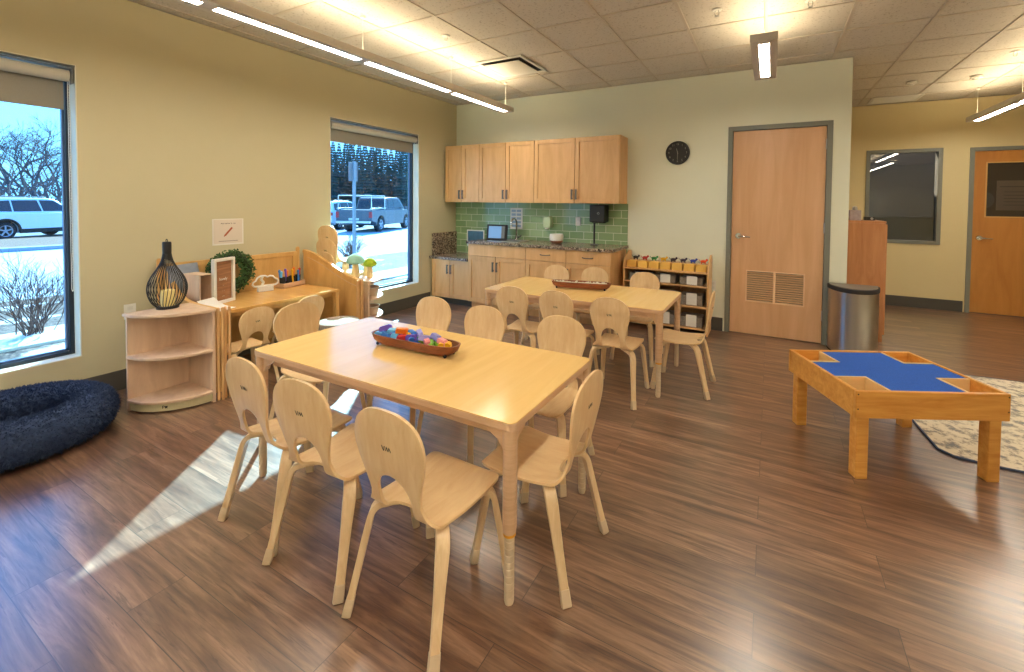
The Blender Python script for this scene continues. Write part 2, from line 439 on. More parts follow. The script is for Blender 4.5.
struct(MB().box(XE-.13, XE, .13, YF, 0, H).build('wall_return', M_wf))
W3 = (5.731, 6.625, .94, 2.338); D2L, D2H = 6.914, 2.326; D2R = D2L+1.02
holed_wall('wall_far', M_wf, XE-.13, XR, 0, H, [(W3[0]+.04, W3[1]-.04, W3[2]+.04, W3[3]-.04), (D2L+.03, D2R-.03, 0, D2H-.03)], 'y', YF, YF+.13)
struct(MB().box(XR, XR+.15, YB, YF+.13, 0, H).build('wall_right', M_wf))
struct(MB().box(-WT, XR+.15, YB-.15, YB, 0, H).build('wall_rear', M_wb))
# room seen through the office window
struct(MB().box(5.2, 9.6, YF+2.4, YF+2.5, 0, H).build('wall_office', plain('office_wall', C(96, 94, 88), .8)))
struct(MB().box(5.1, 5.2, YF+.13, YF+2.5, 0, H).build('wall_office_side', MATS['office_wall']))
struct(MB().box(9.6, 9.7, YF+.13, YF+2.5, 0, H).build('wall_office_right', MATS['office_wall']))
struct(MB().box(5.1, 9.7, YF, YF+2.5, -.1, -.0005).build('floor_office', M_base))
# closet behind door 1
struct(MB().box(0, XE-.13, 1.4, 1.5, 0, H).build('wall_closet', MATS['office_wall']))
# baseboards
def baseb(name, m):
    return struct(m.build(name, M_base, bevel=.003))
BH = .155
baseb('baseboard_left', MB().box(0, .012, YB, -.6, 0, BH))
baseb('baseboard_back', MB().box(3.0, DL-.02, -.012, 0, 0, BH).box(DR+.02, XE+.012, -.012, 0, 0, BH).box(XE, XE+.012, 0, .2, 0, BH))
baseb('baseboard_far', MB().box(XE, D2L-.02, YF-.012, YF, 0, BH).box(D2R+.02, XR, YF-.012, YF, 0, BH))

# windows
def window(idx, ya, yb, with_lower=True):
    z0, z1 = WZ
    e = struct(empty('window_%d' % idx, (-.11, (ya+yb)/2, z0)))
    yc = (ya+yb)/2; f = .032; hw = (yb-ya)/2; hz = z1-z0
    m = MB()
    m.box(-.03, .0, -hw, -hw+f, 0, hz).box(-.03, .0, hw-f, hw, 0, hz).box(-.03, 0, -hw+f, hw-f, 0, f).box(-.03, 0, -hw+f, hw-f, hz-f, hz)
    m.build('window_frame', M_winf, e, bevel=.004)
    m = MB()
    m.box(-.06, -.03, -hw+f-.01, -hw+f+.01, f, hz-f).box(-.06, -.03, hw-f-.01, hw-f+.01, f, hz-f).box(-.06, -.03, -hw+f, hw-f, f-.01, f+.012).box(-.06, -.03, -hw+f, hw-f, hz-f-.012, hz-f+.01)
    m.build('glazing_bead', plain('blue_grey_bead', C(84, 104, 140), .4) if 'blue_grey_bead' not in MATS else MATS['blue_grey_bead'], e)
    m = MB(); m.box(-.052, -.046, -hw+f, hw-f, f, hz-f); m.build('glass_pane', M_glass, e)
    m = MB(); t = .006
    m.box(.0, .108, -hw, hw, 0, t).box(0, .108, -hw, -hw+t, t, hz).box(0, .108, hw-t, hw, t, hz).box(0, .108, -hw+t, hw-t, hz-t, hz)
    m.build('reveal_lining', M_soff, e)
    # roller shade
    s = empty('roller_shade', (-.045, yc, z1-.02))
    tag(s, 'grey roller shade rolled almost up in the %s' % ('large left window above the dog bed' if idx == 1 else 'window beside the kitchen cabinets'), 'shade', 'roller shades in the windows')
    m = MB(); Mx = Matrix.Translation((0, -hw+.03, -.06)) @ Matrix.Rotation(-PI/2, 4, 'X'); m.cyl((0, 0, 0), .042, 2*hw-.06, 20, M=Mx)
    m.build('roller_tube', M_roll, s, smooth=40)
    m = MB(); dr = .30 if idx == 1 else .245; m.box(-.038, -.034, -hw+.04, hw-.045, -dr+.01, -.06); m.box(-.043, -.029, -hw+.04, hw-.045, -dr, -dr+.02)
    m.build('shade_cloth', M_shade, s)
    m = MB()
    for sg in (-1, 1): m.box(-.045, .036, sg*(hw-.018)-.004, sg*(hw-.018)+.004, -.115, -.005)
    m.box(-.045, .036, -hw+.02, hw-.02, -.012, -.004)
    m.build('bracket', M_grey, s)
    m = MB(); yy = hw-.03
    for dx in (-.012, .02):
        m.tube([(dx, yy, -.06), (dx, yy, -1.6 if idx == 1 else -1.3)], .0022, 6)
    m.tube([(-.012+.032*q/8, yy, (-1.6 if idx == 1 else -1.3)-.016*math.sin(PI*q/8)) for q in range(9)], .0022, 6)
    nb = 74
    for q in range(nb): m.ball((.02, yy, -.08-q*.02), .0038, 6)
    m.build('bead_chain', M_white, s)
window(1, *W1); window(2, *W2)

# ---------- doors
def door(idx, x0, x1, h, y, louver=False, win=False):
    e = struct(empty('door_%d' % idx, ((x0+x1)/2, y, 0)))
    hw = (x1-x0)/2; f = .05
    m = MB()
    m.box(-hw, -hw+f, -.018, .13, 0, h).box(hw-f, hw, -.018, .13, 0, h).box(-hw+f, hw-f, -.018, .13, h-f, h)
    m.box(-hw+f, -hw+f+.015, .055, .13, 0, h-f).box(hw-f-.015, hw-f, .055, .13, 0, h-f)
    m.build('door_frame', M_gframe, e, bevel=.002)
    l0, l1 = -hw+f+.004, hw-f-.004; lh = h-f-.004
    if louver:
        m = MB(); a0, a1, b0, b1 = 4.214-(x0+x1)/2, 4.796-(x0+x1)/2, .38, .742
        for bx in ((l0, a0, .008, lh), (a1, l1, .008, lh), (a0, a1, .008, b0), (a0, a1, b1, lh)): m.box(bx[0], bx[1], .012, .056, bx[2], bx[3])
        leaf = m.build('door_leaf', M_door, e)
        m = MB(); xm = (a0+a1)/2
        m.box(a0, a0+.012, .004, .06, b0, b1).box(a1-.012, a1, .004, .06, b0, b1).box(xm-.012, xm+.012, .006, .05, b0, b1).box(a0, a1, .004, .06, b1-.012, b1).box(a0, a1, .004, .06, b0, b0+.012)
        nsl = 13
        for i in range(nsl):
            z = b0+.02+(b1-b0-.04)*(i+.5)/nsl
            R = Matrix.Translation((0, .03, z)) @ Matrix.Rotation(math.radians(-40), 4, 'X')
            m.box(a0+.01, a1-.01, -.015, .015, -.003, .003, R)
        m.build('louver_vent', plain('louver_wood', C(236, 200, 160), .5), leaf)
    elif win:
        m = MB(); a0, a1, b0, b1 = 7.09-(x0+x1)/2, 7.72-(x0+x1)/2, 1.35, 2.12
        for bx in ((l0, a0, .008, lh), (a1, l1, .008, lh), (a0, a1, .008, b0), (a0, a1, b1, lh)): m.box(bx[0], bx[1], .012, .056, bx[2], bx[3])
        leaf = m.build('door_leaf', M_pineD, e)
        m = MB(); m.box(a0, a0+.015, .006, .06, b0, b1).box(a1-.015, a1, .006, .06, b0, b1).box(a0, a1, .006, .06, b0, b0+.015).box(a0, a1, .006, .06, b1-.015, b1)
        m.build('vision_frame', plain('vision_trim', C(208, 164, 100), .4), leaf)
        MB().box(a0+.015, a1-.015, .03, .036, b0+.015, b1-.015).build('vision_glass', plain('smoked_glass', C(60, 52, 44), .18), leaf)
        m = MB(); m.box(a0+.12, a1-.12, .022, .026, b0+.1, b1-.26)
        pp = m.build('posted_notice', plain('notice_brown', C(84, 72, 60), .4), leaf)
        m = MB()
        m.box(a0+.15, a1-.16, .0195, .0215, b1-.35, b1-.34)
        for i in range(5): m.box(a0+.19, a1-.2, .0195, .0215, b1-.42-.045*i, b1-.413-.045*i)
        m.build('notice_lines', M_dark, leaf)
        m = MB(); Mx = Matrix.Translation((a0+.015, .018, b0+.27)) @ Matrix.Rotation(PI/2, 4, 'X')
        pts = [(.085*math.sin(t), .11*math.cos(t)) for t in [PI*q/16 for q in range(17)]]
        m.prism([(a0+.015+p[0], b0+.24+p[1]) for p in pts], .022, .03, 'y')
        m.build('round_sticker', M_dark, leaf)
    # lever handle on the left
    hx = l0+.075; hz = 1.13 if louver else 1.06
    hnd = MB().build('door_handle', M_chrome, leaf) if False else None
    m = MB(); Mx = Matrix.Translation((hx, .012, hz)) @ Matrix.Rotation(PI/2, 4, 'X')
    m.cyl((0, 0, 0), .036, .014, 24, .032, Mx); m.cyl((0, 0, .014), .013, .045, 14, None, Mx)
    m.tube([(hx, -.045, hz), (hx+.03, -.05, hz), (hx+.075, -.05, hz-.003), (hx+.125, -.045, hz-.006)], [.011, .012, .010, .008], 10)
    m.build('door_handle', M_chrome, leaf, smooth=40)
    m = MB()
    for z in (.25, h/2, h-.3): m.cyl((l1+.002, .006, z), .008, .11, 10)
    m.build('hinge', M_steel, leaf, smooth=40)
    return e
M_pineD = wood('honey_door_veneer', C(206, 144, 72), C(184, 120, 56), .34, (4, 4, .6), 1.6)
door(1, DL, DR, DH, 0, louver=True)
door(2, D2L, D2R, D2H, YF, win=True)
# closer arm strip seen on the edge of door 1
# office window
e = struct(empty('window_3', ((W3[0]+W3[1])/2, YF, W3[2])))
hw = (W3[1]-W3[0])/2; hz = W3[3]-W3[2]; f = .05
MB().box(-hw, -hw+f, -.018, .13, 0, hz).box(hw-f, hw, -.018, .13, 0, hz).box(-hw+f, hw-f, -.018, .13, 0, f).box(-hw+f, hw-f, -.018, .13, hz-f, hz).build('window_frame', M_gframe, e, bevel=.002)
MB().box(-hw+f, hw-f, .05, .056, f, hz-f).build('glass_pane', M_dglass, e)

# ================================================================ ceiling fittings
def pendant(x, y0, y1, z, label, seglen=1.22, lit=True):
    e = empty('pendant_light', (x, (y0+y1)/2, z)); tag(e, label, 'light', 'linear pendant lights')
    L = (y1-y0)/2
    m = MB()
    m.box(-.09, -.035, -L, L, 0, .058).box(.035, .09, -L, L, 0, .058).box(-.035, .035, -L, -L+.07, 0, .058).box(-.035, .035, L-.07, L, 0, .058)
    n = max(1, round(2*L/seglen)); s = 2*L/n
    for i in range(1, n): m.box(-.035, .035, -L+i*s-.04, -L+i*s+.04, 0, .058)
    m.build('housing', M_fix, e, bevel=.003)
    for i in range(n):
        a = -L+i*s+(.07 if i == 0 else .04); b_ = -L+(i+1)*s-(.07 if i == n-1 else .04)
        MB().box(-.035, .035, a, b_, .003, .012).build('diffuser', M_lamp, e)
        MB().box(-.06, .06, a, b_, .059, .065).build('uplight', M_upl, e)
    ws = [-L+.12, L-.12] if n == 1 else [-L+s*i+(.06 if i == 0 else (-.06 if i == n else 0)) for i in range(n+1)]
    for wy in ws:
        m = MB(); m.tube([(0, wy, .058), (0, wy, H-z)], .0022, 6); m.cyl((0, wy, H-z-.02), .02, .022, 12)
        m.build('suspension_wire', M_white, e)
    return e
PZ = 2.65
pendant(1.41, -8.54, -.70, PZ, 'long row of white linear pendant lights running along the left window wall', 1.12)
pendant(4.38, -1.99, -.94, PZ, 'short white pendant light hanging in front of the louvered door')
pendant(6.78, -2.6, 2.15, 2.6, 'linear pendant light at right above the far door')
pendant(4.38, -8.3, -3.9, PZ, 'added fill pendant light, unseen behind the viewpoint')  # unseen fixture added as fill light for the room
pendant(7.3, -8.3, -3.4, PZ, 'added fill pendant light, unseen over the right rear of the room')  # another added fill fixture, outside the camera view
# ceiling vents
def vent(name, x, y, sx, sy, label):
    e = empty(name, (x, y, H)); tag(e, label, 'vent', 'ceiling air vents')
    m = MB(); m.box(-sx, sx, -sy, -sy+.03, -.012, 0).box(-sx, sx, sy-.03, sy, -.012, 0).box(-sx, -sx+.03, -sy+.03, sy-.03, -.012, 0).box(sx-.03, sx, -sy+.03, sy-.03, -.012, 0)
    m.build('frame', M_white, e)
    MB().box(-sx+.03, sx-.03, -sy+.03, sy-.03, -.003, -.001).build('backing', M_blackm, e)
    m = MB()
    if name == 'ceiling_diffuser':
        m.box(-sx+.07, sx-.07, -sy+.07, sy-.07, -.03, -.024); m.build('center_plate', M_white, e)
    else:
        for i in range(12):
            yy = -sy+.045+i*(2*sy-.09)/11
            m.box(-sx+.03, sx-.03, yy-.006, yy+.006, -.012, -.006)
        m.build('grille', M_white, e)
vent('ceiling_diffuser', 1.83, -1.28, .29, .29, 'square white ceiling diffuser near the kitchen end of the long pendant light')
vent('ceiling_grille', 5.98, 2.36, .29, .2, 'flat return air grille in the ceiling above the office window')
def smoke(x, y, label, r=.055):
    o = MB().lathe([(0, -.045), (r*.45, -.045), (r*.6, -.03), (r, -.022), (r, 0), (0, 0)], (0, 0, 0), 24).build('smoke_detector', M_white, smooth=40, loc=(x, y, H))
    tag(o, label, 'smoke detector')
smoke(5.95, 1.38, 'white round smoke detector on the ceiling near the return air grille')
smoke(6.55, 1.40, 'white round detector on the ceiling above the far pendant light')
def sprinkler(x, y, label):
    e = empty('sprinkler_head', (x, y, H)); tag(e, label, 'sprinkler', 'ceiling sprinkler heads')
    MB().lathe([(0, -.008), (.035, -.006), (.037, 0), (0, 0)], (0, 0, 0), 20).build('escutcheon', M_white, e, smooth=40)
    m = MB(); m.tube([(.012, 0, -.006), (.016, 0, -.03), (.004, 0, -.045)], .003, 6); m.tube([(-.012, 0, -.006), (-.016, 0, -.03), (-.004, 0, -.045)], .003, 6); m.cyl((0, 0, -.05), .018, .003, 14)
    m.build('deflector', M_steel, e)
sprinkler(4.04, -1.77, 'small sprinkler head on the ceiling left of the short pendant light')
sprinkler(4.68, -1.63, 'small sprinkler head on the ceiling right of the short pendant light')
sprinkler(1.75, -2.3, 'small sprinkler head on the ceiling beside the long pendant light')
sprinkler(6.55, .5, 'small sprinkler head on the ceiling at the upper right')

# ================================================================ chairs
def chair_shell():
    # profile points (y, z) and arc stations; front +y. rear -y
    P = []
    def add(y, z): P.append((y, z))
    add(.205, .386); add(.20, .391); add(.185, .397)
    for i in range(1, 9):
        t = i/8; add(.185-t*.30, .397-.012*math.sin(PI*t)+.001)
    # bend: center (y=-.115, z=.398+.055)
    R = .055; cy, cz = -.115, .398+R
    for i in range(1, 9):
        a = math.radians(80)*i/8; add(cy-R*math.sin(a), cz-R*math.cos(a))
    y0, z0 = P[-1]; top = .795
    n = 22
    for i in range(1, n+1):
        t = i/n; t = 1-(1-t)**1.35
        z = z0+(top-z0)*t
        add(y0-(z-z0)*.155-.010*math.sin(PI*t)*0+.012*math.sin(PI*t)*-1, z)
    S = [0]
    for a, b_ in zip(P, P[1:]): S.append(S[-1]+math.hypot(b_[0]-a[0], b_[1]-a[1]))
    T = S[-1]
    sb = S[11]         # start of bend
    # outer half width by arc length
    def lerp(a, b_, t): return a+(b_-a)*max(0, min(1, t))
    def sm(t): t = max(0, min(1, t)); return t*t*(3-2*t)
    def W(s):
        if s <= sb: w_ = lerp(.178, .165, s/sb)
        elif s <= sb+.09: w_ = .165+(.120-.165)*sm((s-sb)/.09)
        else:
            t = (s-sb-.09)/(T-sb-.09)
            w_ = .116+.047*sm(t/.66)
        rf = .045
        if s < rf: w_ -= rf-math.sqrt(max(0, rf*rf-(rf-s)**2))
        rt = .14
        if s > T-rt:
            q = (s-(T-rt))/rt
            w_ *= max(0, 1-q**2.7)**(1/2.4)
        return max(w_, .0)
    s0, s1 = sb-.02, sb+.19
    def I(s):
        if s <= s0 or s >= s1: return 0
        q = (s-s0)
        w_ = .078
        if q < .03: return w_*math.sqrt(max(0, 1-((.03-q)/.03)**2))
        rt = .085; q2 = s1-s
        if q2 < rt: return w_*math.sqrt(max(0, 1-((rt-q2)/rt)**2))
        return w_
    # resample stations
    def pos(s):
        for i in range(len(S)-1):
            if s <= S[i+1]+1e-9:
                t = (s-S[i])/(S[i+1]-S[i]); return (P[i][0]+(P[i+1][0]-P[i][0])*t, P[i][1]+(P[i+1][1]-P[i][1])*t)
        return P[-1]
    st = [0, .002, .006, .012, .02, .032, .045]
    s = .07
    while s < s0-.01: st.append(s); s += .03
    st += [s0, s0+.002, s0+.006, s0+.012, s0+.02, s0+.03]
    s = s0+.042
    while s < s1-.09: st.append(s); s += .011
    st += [s1-.085, s1-.07, s1-.055, s1-.04, s1-.028, s1-.018, s1-.01, s1-.004, s1-.001, s1]
    s = s1+.02
    while s < T-.152: st.append(s); s += .02
    st += [T-.15, T-.13, T-.11, T-.09, T-.07, T-.054, T-.04, T-.028, T-.018, T-.010, T-.005, T-.0015, T]
    b = bmesh.new(); NC = 5; rows = []
    for s in st:
        y, z = pos(s); w_, i_ = W(s), I(s)
        row = {}
        for sg in (-1, 1):
            r_ = []
            for k in range(NC+1):
                x = sg*(i_+(w_-i_)*k/NC)
                dish = 0
                bk = max(0, min(1, (s-sb-.1)/.1))
                dish = bk*.10*(x*x)*4*.5   # back curves forward at the sides
                r_.append(b.verts.new((x, y+dish, z)))
            row[sg] = r_
        rows.append(row)
    for A, B in zip(rows, rows[1:]):
        for sg in (-1, 1):
            for k in range(NC):
                b.faces.new([A[sg][k], A[sg][k+1], B[sg][k+1], B[sg][k]])
    bmesh.ops.remove_doubles(b, verts=b.verts[:], dist=.00012)
    bmesh.ops.dissolve_degenerate(b, dist=.0001, edges=b.edges[:])
    bmesh.ops.recalc_face_normals(b, faces=b.faces[:])
    m = MB(); m.b.free(); m.b = b
    return m, pos, sb, T
def make_chair():
    root = empty('plywood_chair')
    m, pos, sb, T = chair_shell()
    bmesh.ops.recalc_face_normals(m.b, faces=m.b.faces[:])
    sh = m.build('seat_shell', M_shell, root, smooth=50)
    so = sh.modifiers.new('ply', 'SOLIDIFY'); so.thickness = .0105; so.offset = 0
    bv = sh.modifiers.new('edge', 'BEVEL'); bv.width = .0025; bv.segments = 2; bv.limit_method = 'ANGLE'; bv.angle_limit = math.radians(50)
    # legs
    for sy in (1, -1):
        for sxx in (1, -1):
            m = MB()
            foot = Vector((sxx*.205, sy*.205+(-.012 if sy < 0 else .0), 0))
            sh_ = Vector((sxx*.168, sy*(.150 if sy > 0 else .128)+.0, .372))
            inn = Vector((sxx*.06, sy*.045, .374))
            d1 = (sh_-inn); d1.z = 0; d1.normalize()
            d2 = (foot-sh_).normalized()
            R = .042; pts = [inn, inn+(sh_-inn)*.5]
            # arc corner: quadratic blend at shoulder
            a = sh_-d1*R; c_ = sh_+d2*R*1.25
            for q in range(0, 9):
                t = q/8; pts.append(a*(1-t)**2+sh_*2*t*(1-t)+c_*t*t)
            capz = .055
            endp = foot+(sh_-foot)*(capz/.372)
            for q in range(1, 7): pts.append(c_+(endp-c_)*q/6)
            wd = Vector((-d1.y, d1.x, 0))
            ws = [.044, .046]+[.048]*9+[.044, .040, .037, .035, .034, .034]
            th = [.014, .016]+[.022]*9+[.024, .024, .024, .024, .024, .024]
            m.ribbon(pts, wd, ws, th)
            lg = m.build('leg', M_cleg, root, smooth=45)
            m = MB()
            m.ribbon([endp+(sh_-endp)*.01, endp*.75+foot*.25, foot*.96+endp*.04, foot+(endp-foot)*.0], wd, [.037, .038, .040, .037], [.029, .030, .031, .029])
            cp = m.build('foot_cap', M_cap, lg, smooth=45, bevel=.003)
            cp.parent = lg
    # makers mark on the rear of the back
    y, z = pos(T-.13)
    M = frame_axes((-1, 0, 0), (0, -1, -.16), (0.0, y-.0068, z))
    tx = text('mark', 'W\u039b', .025, M_dark, M, root, ext=.0004)
    return root
chair0 = make_chair(); first = [True]
def chair(x, y, rz, label, group, sc=1.0, z=0.0):
    if first[0]: o = chair0; first[0] = False
    else: o = copy_tree(chair0)
    o.location = (x, y, z); o.rotation_euler.z = math.radians(rz); o.scale = (sc*(.94 if group == G2 else 1), sc, sc)
    tag(o, label, 'chair', group)
    return o
G1 = 'chairs around the near table'; G2 = 'chairs around the far table'
Rn = lambda: random.uniform(-2, 2)
# rz=0 : sitter faces +y
chair(3.345, -4.225, -1, 'plywood chair nearest the camera at the right corner of the near table', G1)
chair(2.85, -4.215, 3, 'maple plywood chair in the middle of the near side of the near table', G1)
chair(2.44, -4.19, -2, 'leftmost maple plywood chair on the near side of the near table', G1)
chair(3.60, -3.83, 90, 'maple plywood chair pushed in at the right end of the near table', G1)
chair(2.30, -3.28, 180, 'leftmost of the three chair backs behind the far edge of the near table', G1)
chair(2.78, -3.32, 180, 'chair back behind the near table just right of the tray of blocks', G1)
chair(3.34, -3.30, 181, 'rightmost chair behind the near table, its back overlapping the far table chairs', G1)
chair(1.86, -3.66, -88, 'chair at the left end of the near table facing the room', G1)
chair(2.56, -2.21, 2, 'leftmost chair on the near side of the far table', G2)
chair(2.97, -2.19, -2, 'middle chair on the near side of the far table, partly behind another chair back', G2)
chair(3.41, -2.21, 1, 'rightmost chair on the near side of the far table, its cut-out showing', G2)
chair(2.35, -1.35, 180, 'left chair back showing beyond the far table before the kitchen cupboards', G2)
chair(2.78, -1.28, 181, 'middle chair back showing beyond the long wooden tray on the far table', G2)
chair(3.33, -1.33, 179, 'chair behind the far table in front of the bin shelf', G2)
chair(3.84, -1.80, 90, 'chair at the right end of the far table seen from its side', G2)
G3 = 'small chairs at the wall desk'
chair(.76, -3.54, 92, 'small chair with open cut-out back tucked under the left half of the wall desk', G3, .82)
chair(.72, -3.07, 90, 'small chair mostly hidden at the right half of the wall desk', G3, .82)
G4 = 'chairs stacked beside the window'
for i, t in enumerate(('bottom chair of the stack beside the window', 'second chair from the bottom of the stack beside the window', 'second chair from the top of the stack beside the window', 'topmost chair of the stack beside the window')):
    chair(.205, -2.25+.018*i, 0, t, G4, 1, .142*i)

# ================================================================ adjustable tables
def table(x0, x1, y0, y1, z, label, lower=.27):
    cx, cy = (x0+x1)/2, (y0+y1)/2; hx, hy = (x1-x0)/2, (y1-y0)/2
    e = empty('activity_table', (cx, cy, 0)); tag(e, label, 'table')
    r = .03; pts = []
    for sx_, sy_, a0 in ((1, 1, 0), (-1, 1, 90), (-1, -1, 180), (1, -1, 270)):
        for q in range(7):
            a = math.radians(a0+15*q); pts.append((sx_*(hx-r)+r*math.cos(a), sy_*(hy-r)+r*math.sin(a)))
    m = MB(); m.prism(pts, z-.004, z); m.build('table_top', M_top, e, bevel=.0015)
    m = MB(); m.prism([(p[0]*1.0, p[1]*1.0) for p in pts], z-.032, z-.0041); m.build('edge_band', M_edge, e, bevel=.003)
    i = .055
    m = MB(); m.box(-hx+.09, hx-.09, -hy+i+.0, -hy+i+.018, z-.085, z-.032).box(-hx+.09, hx-.09, hy-i-.018, hy-i, z-.085, z-.032)
    m.box(-hx+i, -hx+i+.018, -hy+.09, hy-.09, z-.085, z-.032).box(hx-i-.018, hx-i, -hy+.09, hy-.09, z-.085, z-.032)
    m.build('apron', M_edge, e)
    for sx_ in (1, -1):
        for sy_ in (1, -1):
            lx, ly = sx_*(hx-.032), sy_*(hy-.032)
            m = MB(); m.lathe([(0, lower), (.024, lower), (.0265, lower+.02), (.0275, z-.10), (.03, z-.033), (0, z-.033)], (lx, ly, 0), 20)
            lg = m.build('leg', M_edge, e, smooth=40)
            pr = [(0, 0), (.016, 0), (.019, .012), (.019, .03)]; zz = .03
            while zz < lower-.02:
                pr += [(.019, zz), (.0172, zz+.003), (.019, zz+.006)]; zz += .026
            pr += [(.019, lower-.012), (0, lower-.012)]
            MB().lathe(pr, (lx, ly, 0), 18).build('adjusting_tube', M_cap, lg, smooth=30)
            MB().lathe([(0, 0), (.0235, 0), (.0235, .010), (0, .010)], (lx, ly, lower-.011), 20).build('ring', M_orange, lg, smooth=40)
            # gussets
            m = MB()
            m.prism([(lx-sx_*.02, z-.034), (lx-sx_*.12, z-.034), (lx-sx_*.095, z-.060), (lx-sx_*.05, z-.085), (lx-sx_*.02, z-.13)], ly-.009, ly+.009, 'y')
            m.prism([(ly-sy_*.02, z-.034), (ly-sy_*.12, z-.034), (ly-sy_*.095, z-.060), (ly-sy_*.05, z-.085), (ly-sy_*.02, z-.13)], lx-.009, lx+.009, 'x')
            m.build('gusset', M_edge, lg, bevel=.003)
    return e
table(2.025, 3.655, -4.155, -3.395, .69, 'near light maple table with the tray of coloured blocks on it')
table(2.09, 3.745, -2.16, -1.37, .68, 'far light maple table with the long brown tray of pale stones')

# long dough bowls
def tray(x, y, z, rz, Lh, Wh, hgt, label):
    e = empty('wooden_tray', (x, y, z), math.radians(rz)); tag(e, label, 'tray', 'long carved trays on the tables')
    m = MB(); N = 40
    def ring(a, b_, zz):
        out_ = []
        for q in range(N):
            t = 2*PI*q/N; ex = .45
            cx_, sy_ = math.cos(t), math.sin(t)
            out_.append(m.b.verts.new((a*math.copysign(abs(cx_)**ex, cx_), b_*math.copysign(abs(sy_)**.7, sy_), zz)))
        return out_
    f = .012
    rs = [ring(Lh*.86, Wh*.70, f), ring(Lh*.95, Wh*.88, f+hgt*.35), ring(Lh, Wh, f+hgt), ring(Lh-.008, Wh-.008, f+hgt), ring(Lh*.93-.008, Wh*.86-.008, f+hgt*.4), ring(Lh*.85-.008, Wh*.68-.008, f+.012)]
    for A, B in zip(rs, rs[1:]):
        for q in range(N): m.b.faces.new([A[q], A[(q+1) % N], B[(q+1) % N], B[q]])
    m.b.faces.new(rs[0]); m.b.faces.new(rs[-1])
    m.build('bowl', M_bowl, e, smooth=50)
    for sx_ in (-.8, .8):
        for sy_ in (-.5, .5):
            MB().ball((sx_*Lh, sy_*Wh, .0095), .0095, 10).build('foot', M_blackm, e, smooth=60)
    return e
tray(2.77, -3.735, .69, 2, .29, .068, .052, 'brown carved wooden tray holding coloured blocks on the near table')
tray(2.88, -1.70, .68, 12, .285, .068, .054, 'long brown wooden tray of pale stones on the far table')
cols = {'blue': C(60, 130, 220), 'light blue': C(110, 190, 240), 'purple': C(110, 80, 190), 'lilac': C(150, 150, 220), 'yellow': C(248, 190, 40), 'orange': C(240, 130, 40), 'red': C(210, 60, 60), 'green': C(130, 200, 50), 'pink': C(240, 150, 150), 'lime': C(150, 220, 90)}
for k_, v in cols.items(): plain('block_'+k_, v, .4)
seq = ['light blue', 'purple', 'blue', 'purple', 'light blue', 'blue', 'light blue', 'orange', 'red', 'yellow', 'blue', 'purple', 'blue', 'lilac', 'green', 'lime', 'lilac', 'pink', 'green', 'lilac', 'lime', 'green', 'pink', 'yellow']
random.seed(3)
blk = {}
def wedge_block(cn):
    m = MB(); m.prism([(-.03, -.012), (.03, -.012), (.03, .004), (.022, .013), (-.022, .013), (-.03, .004)], -.011, .011, 'y')
    return m.build('toy_block', MATS['block_'+cn], bevel=.002)
cnt = {}
spots_txt = ['at the far left of the tray', 'near the left of the tray', 'left of mid tray', 'in mid tray', 'right of mid tray', 'near the right of the tray', 'at the far right of the tray']
used_lab = set()
R12 = math.radians(2)
for i, cn in enumerate(seq):
    t = -.235+.455*i/(len(seq)-1)
    o = wedge_block(cn)
    lx, ly = t, random.uniform(-.024, .024)
    lz = .045+.022*(i % 3 == 1)+.010*(i % 2)
    X = 2.77+lx*math.cos(R12)-ly*math.sin(R12); Y = -3.735+lx*math.sin(R12)+ly*math.cos(R12)
    o.scale = (1.15, 1.2, 1.15); o.location = (X, Y, .69+lz+.008); o.rotation_euler = (random.uniform(-.25, .25), random.uniform(-.3, .3), random.uniform(-.9, .9)*(1 if i < 20 else .4))
    sp_ = spots_txt[min(6, int((t+.24)/.48*6.99))]
    lab = '%s toy block lying %s on the near table' % (cn, sp_)
    side = 'towards the camera' if ly < 0 else 'towards the kitchen'
    if lab in used_lab: lab = '%s toy block lying %s %s' % (cn, sp_, side)
    used_lab.add(lab)
    tag(o, lab, 'block', 'coloured blocks in the near tray')
m = MB()
for i in range(170):
    t = random.uniform(-.26, .26); u_ = random.uniform(-.045, .045)
    m.ball((t, u_, .050+random.uniform(-.004, .014)), random.uniform(.007, .012), 6, (1, 1, .7))
o = m.build('pebbles', M_stone_w, smooth=60, loc=(2.87, -1.70, .68), rz=math.radians(12))
tag(o, 'pale pebbles filling the long tray on the far table', 'pebbles', kind='stuff')
# ================================================================ wall desk with screens
PB = .66
def curve_s(t, q): return (.35*t+.65*t*t*(3-2*t)) if q == 0 else 1-(1-t)**q
def curved_panel(m, xa, xb, y0, y1, za, zb, zbot, th, inset=0, n=20, q=0):
    """S-curved screen panel: height za at xa (wall) falling to zb at xb"""
    prof = []
    for i in range(n+1):
        t = i/n; s_ = curve_s(t, q)
        prof.append((t, za+(zb-za)*s_))
    d = Vector((xb-xa, y1-y0, 0)).normalized(); L = Vector((xb-xa, y1-y0, 0)).length
    M = Matrix(((d.x, -d.y, 0, xa), (d.y, d.x, 0, y0), (0, 0, 1, 0), (0, 0, 0, 1)))
    top = [(inset+(L-2*inset)*t, z-inset) for t, z in prof]
    m.prism([(inset, zbot+inset), (L-inset, zbot+inset)]+top[::-1], -th/2, th/2, 'y', M)
    return M
desk = empty('writing_desk', (.4, -3.2, 0)); tag(desk, 'long honey maple desk built against the left wall inside wooden screens', 'desk')
def P(ob, parent):   # parent with world coordinates kept
    ob.parent = parent; ob.location = Vector(ob.location)-Vector(parent.location); return ob
M_desk = wood('desk_top_wood', C(232, 184, 112), C(220, 168, 94), .2, (3, 20, 3), 1)
P(MB().box(.075, .725, -3.735, -2.655, .597, .624).build('desk_top', M_desk, bevel=.003), desk)
P(MB().box(.10, .67, -3.70, -2.70, .55, .597).build('apron', M_panel), desk)
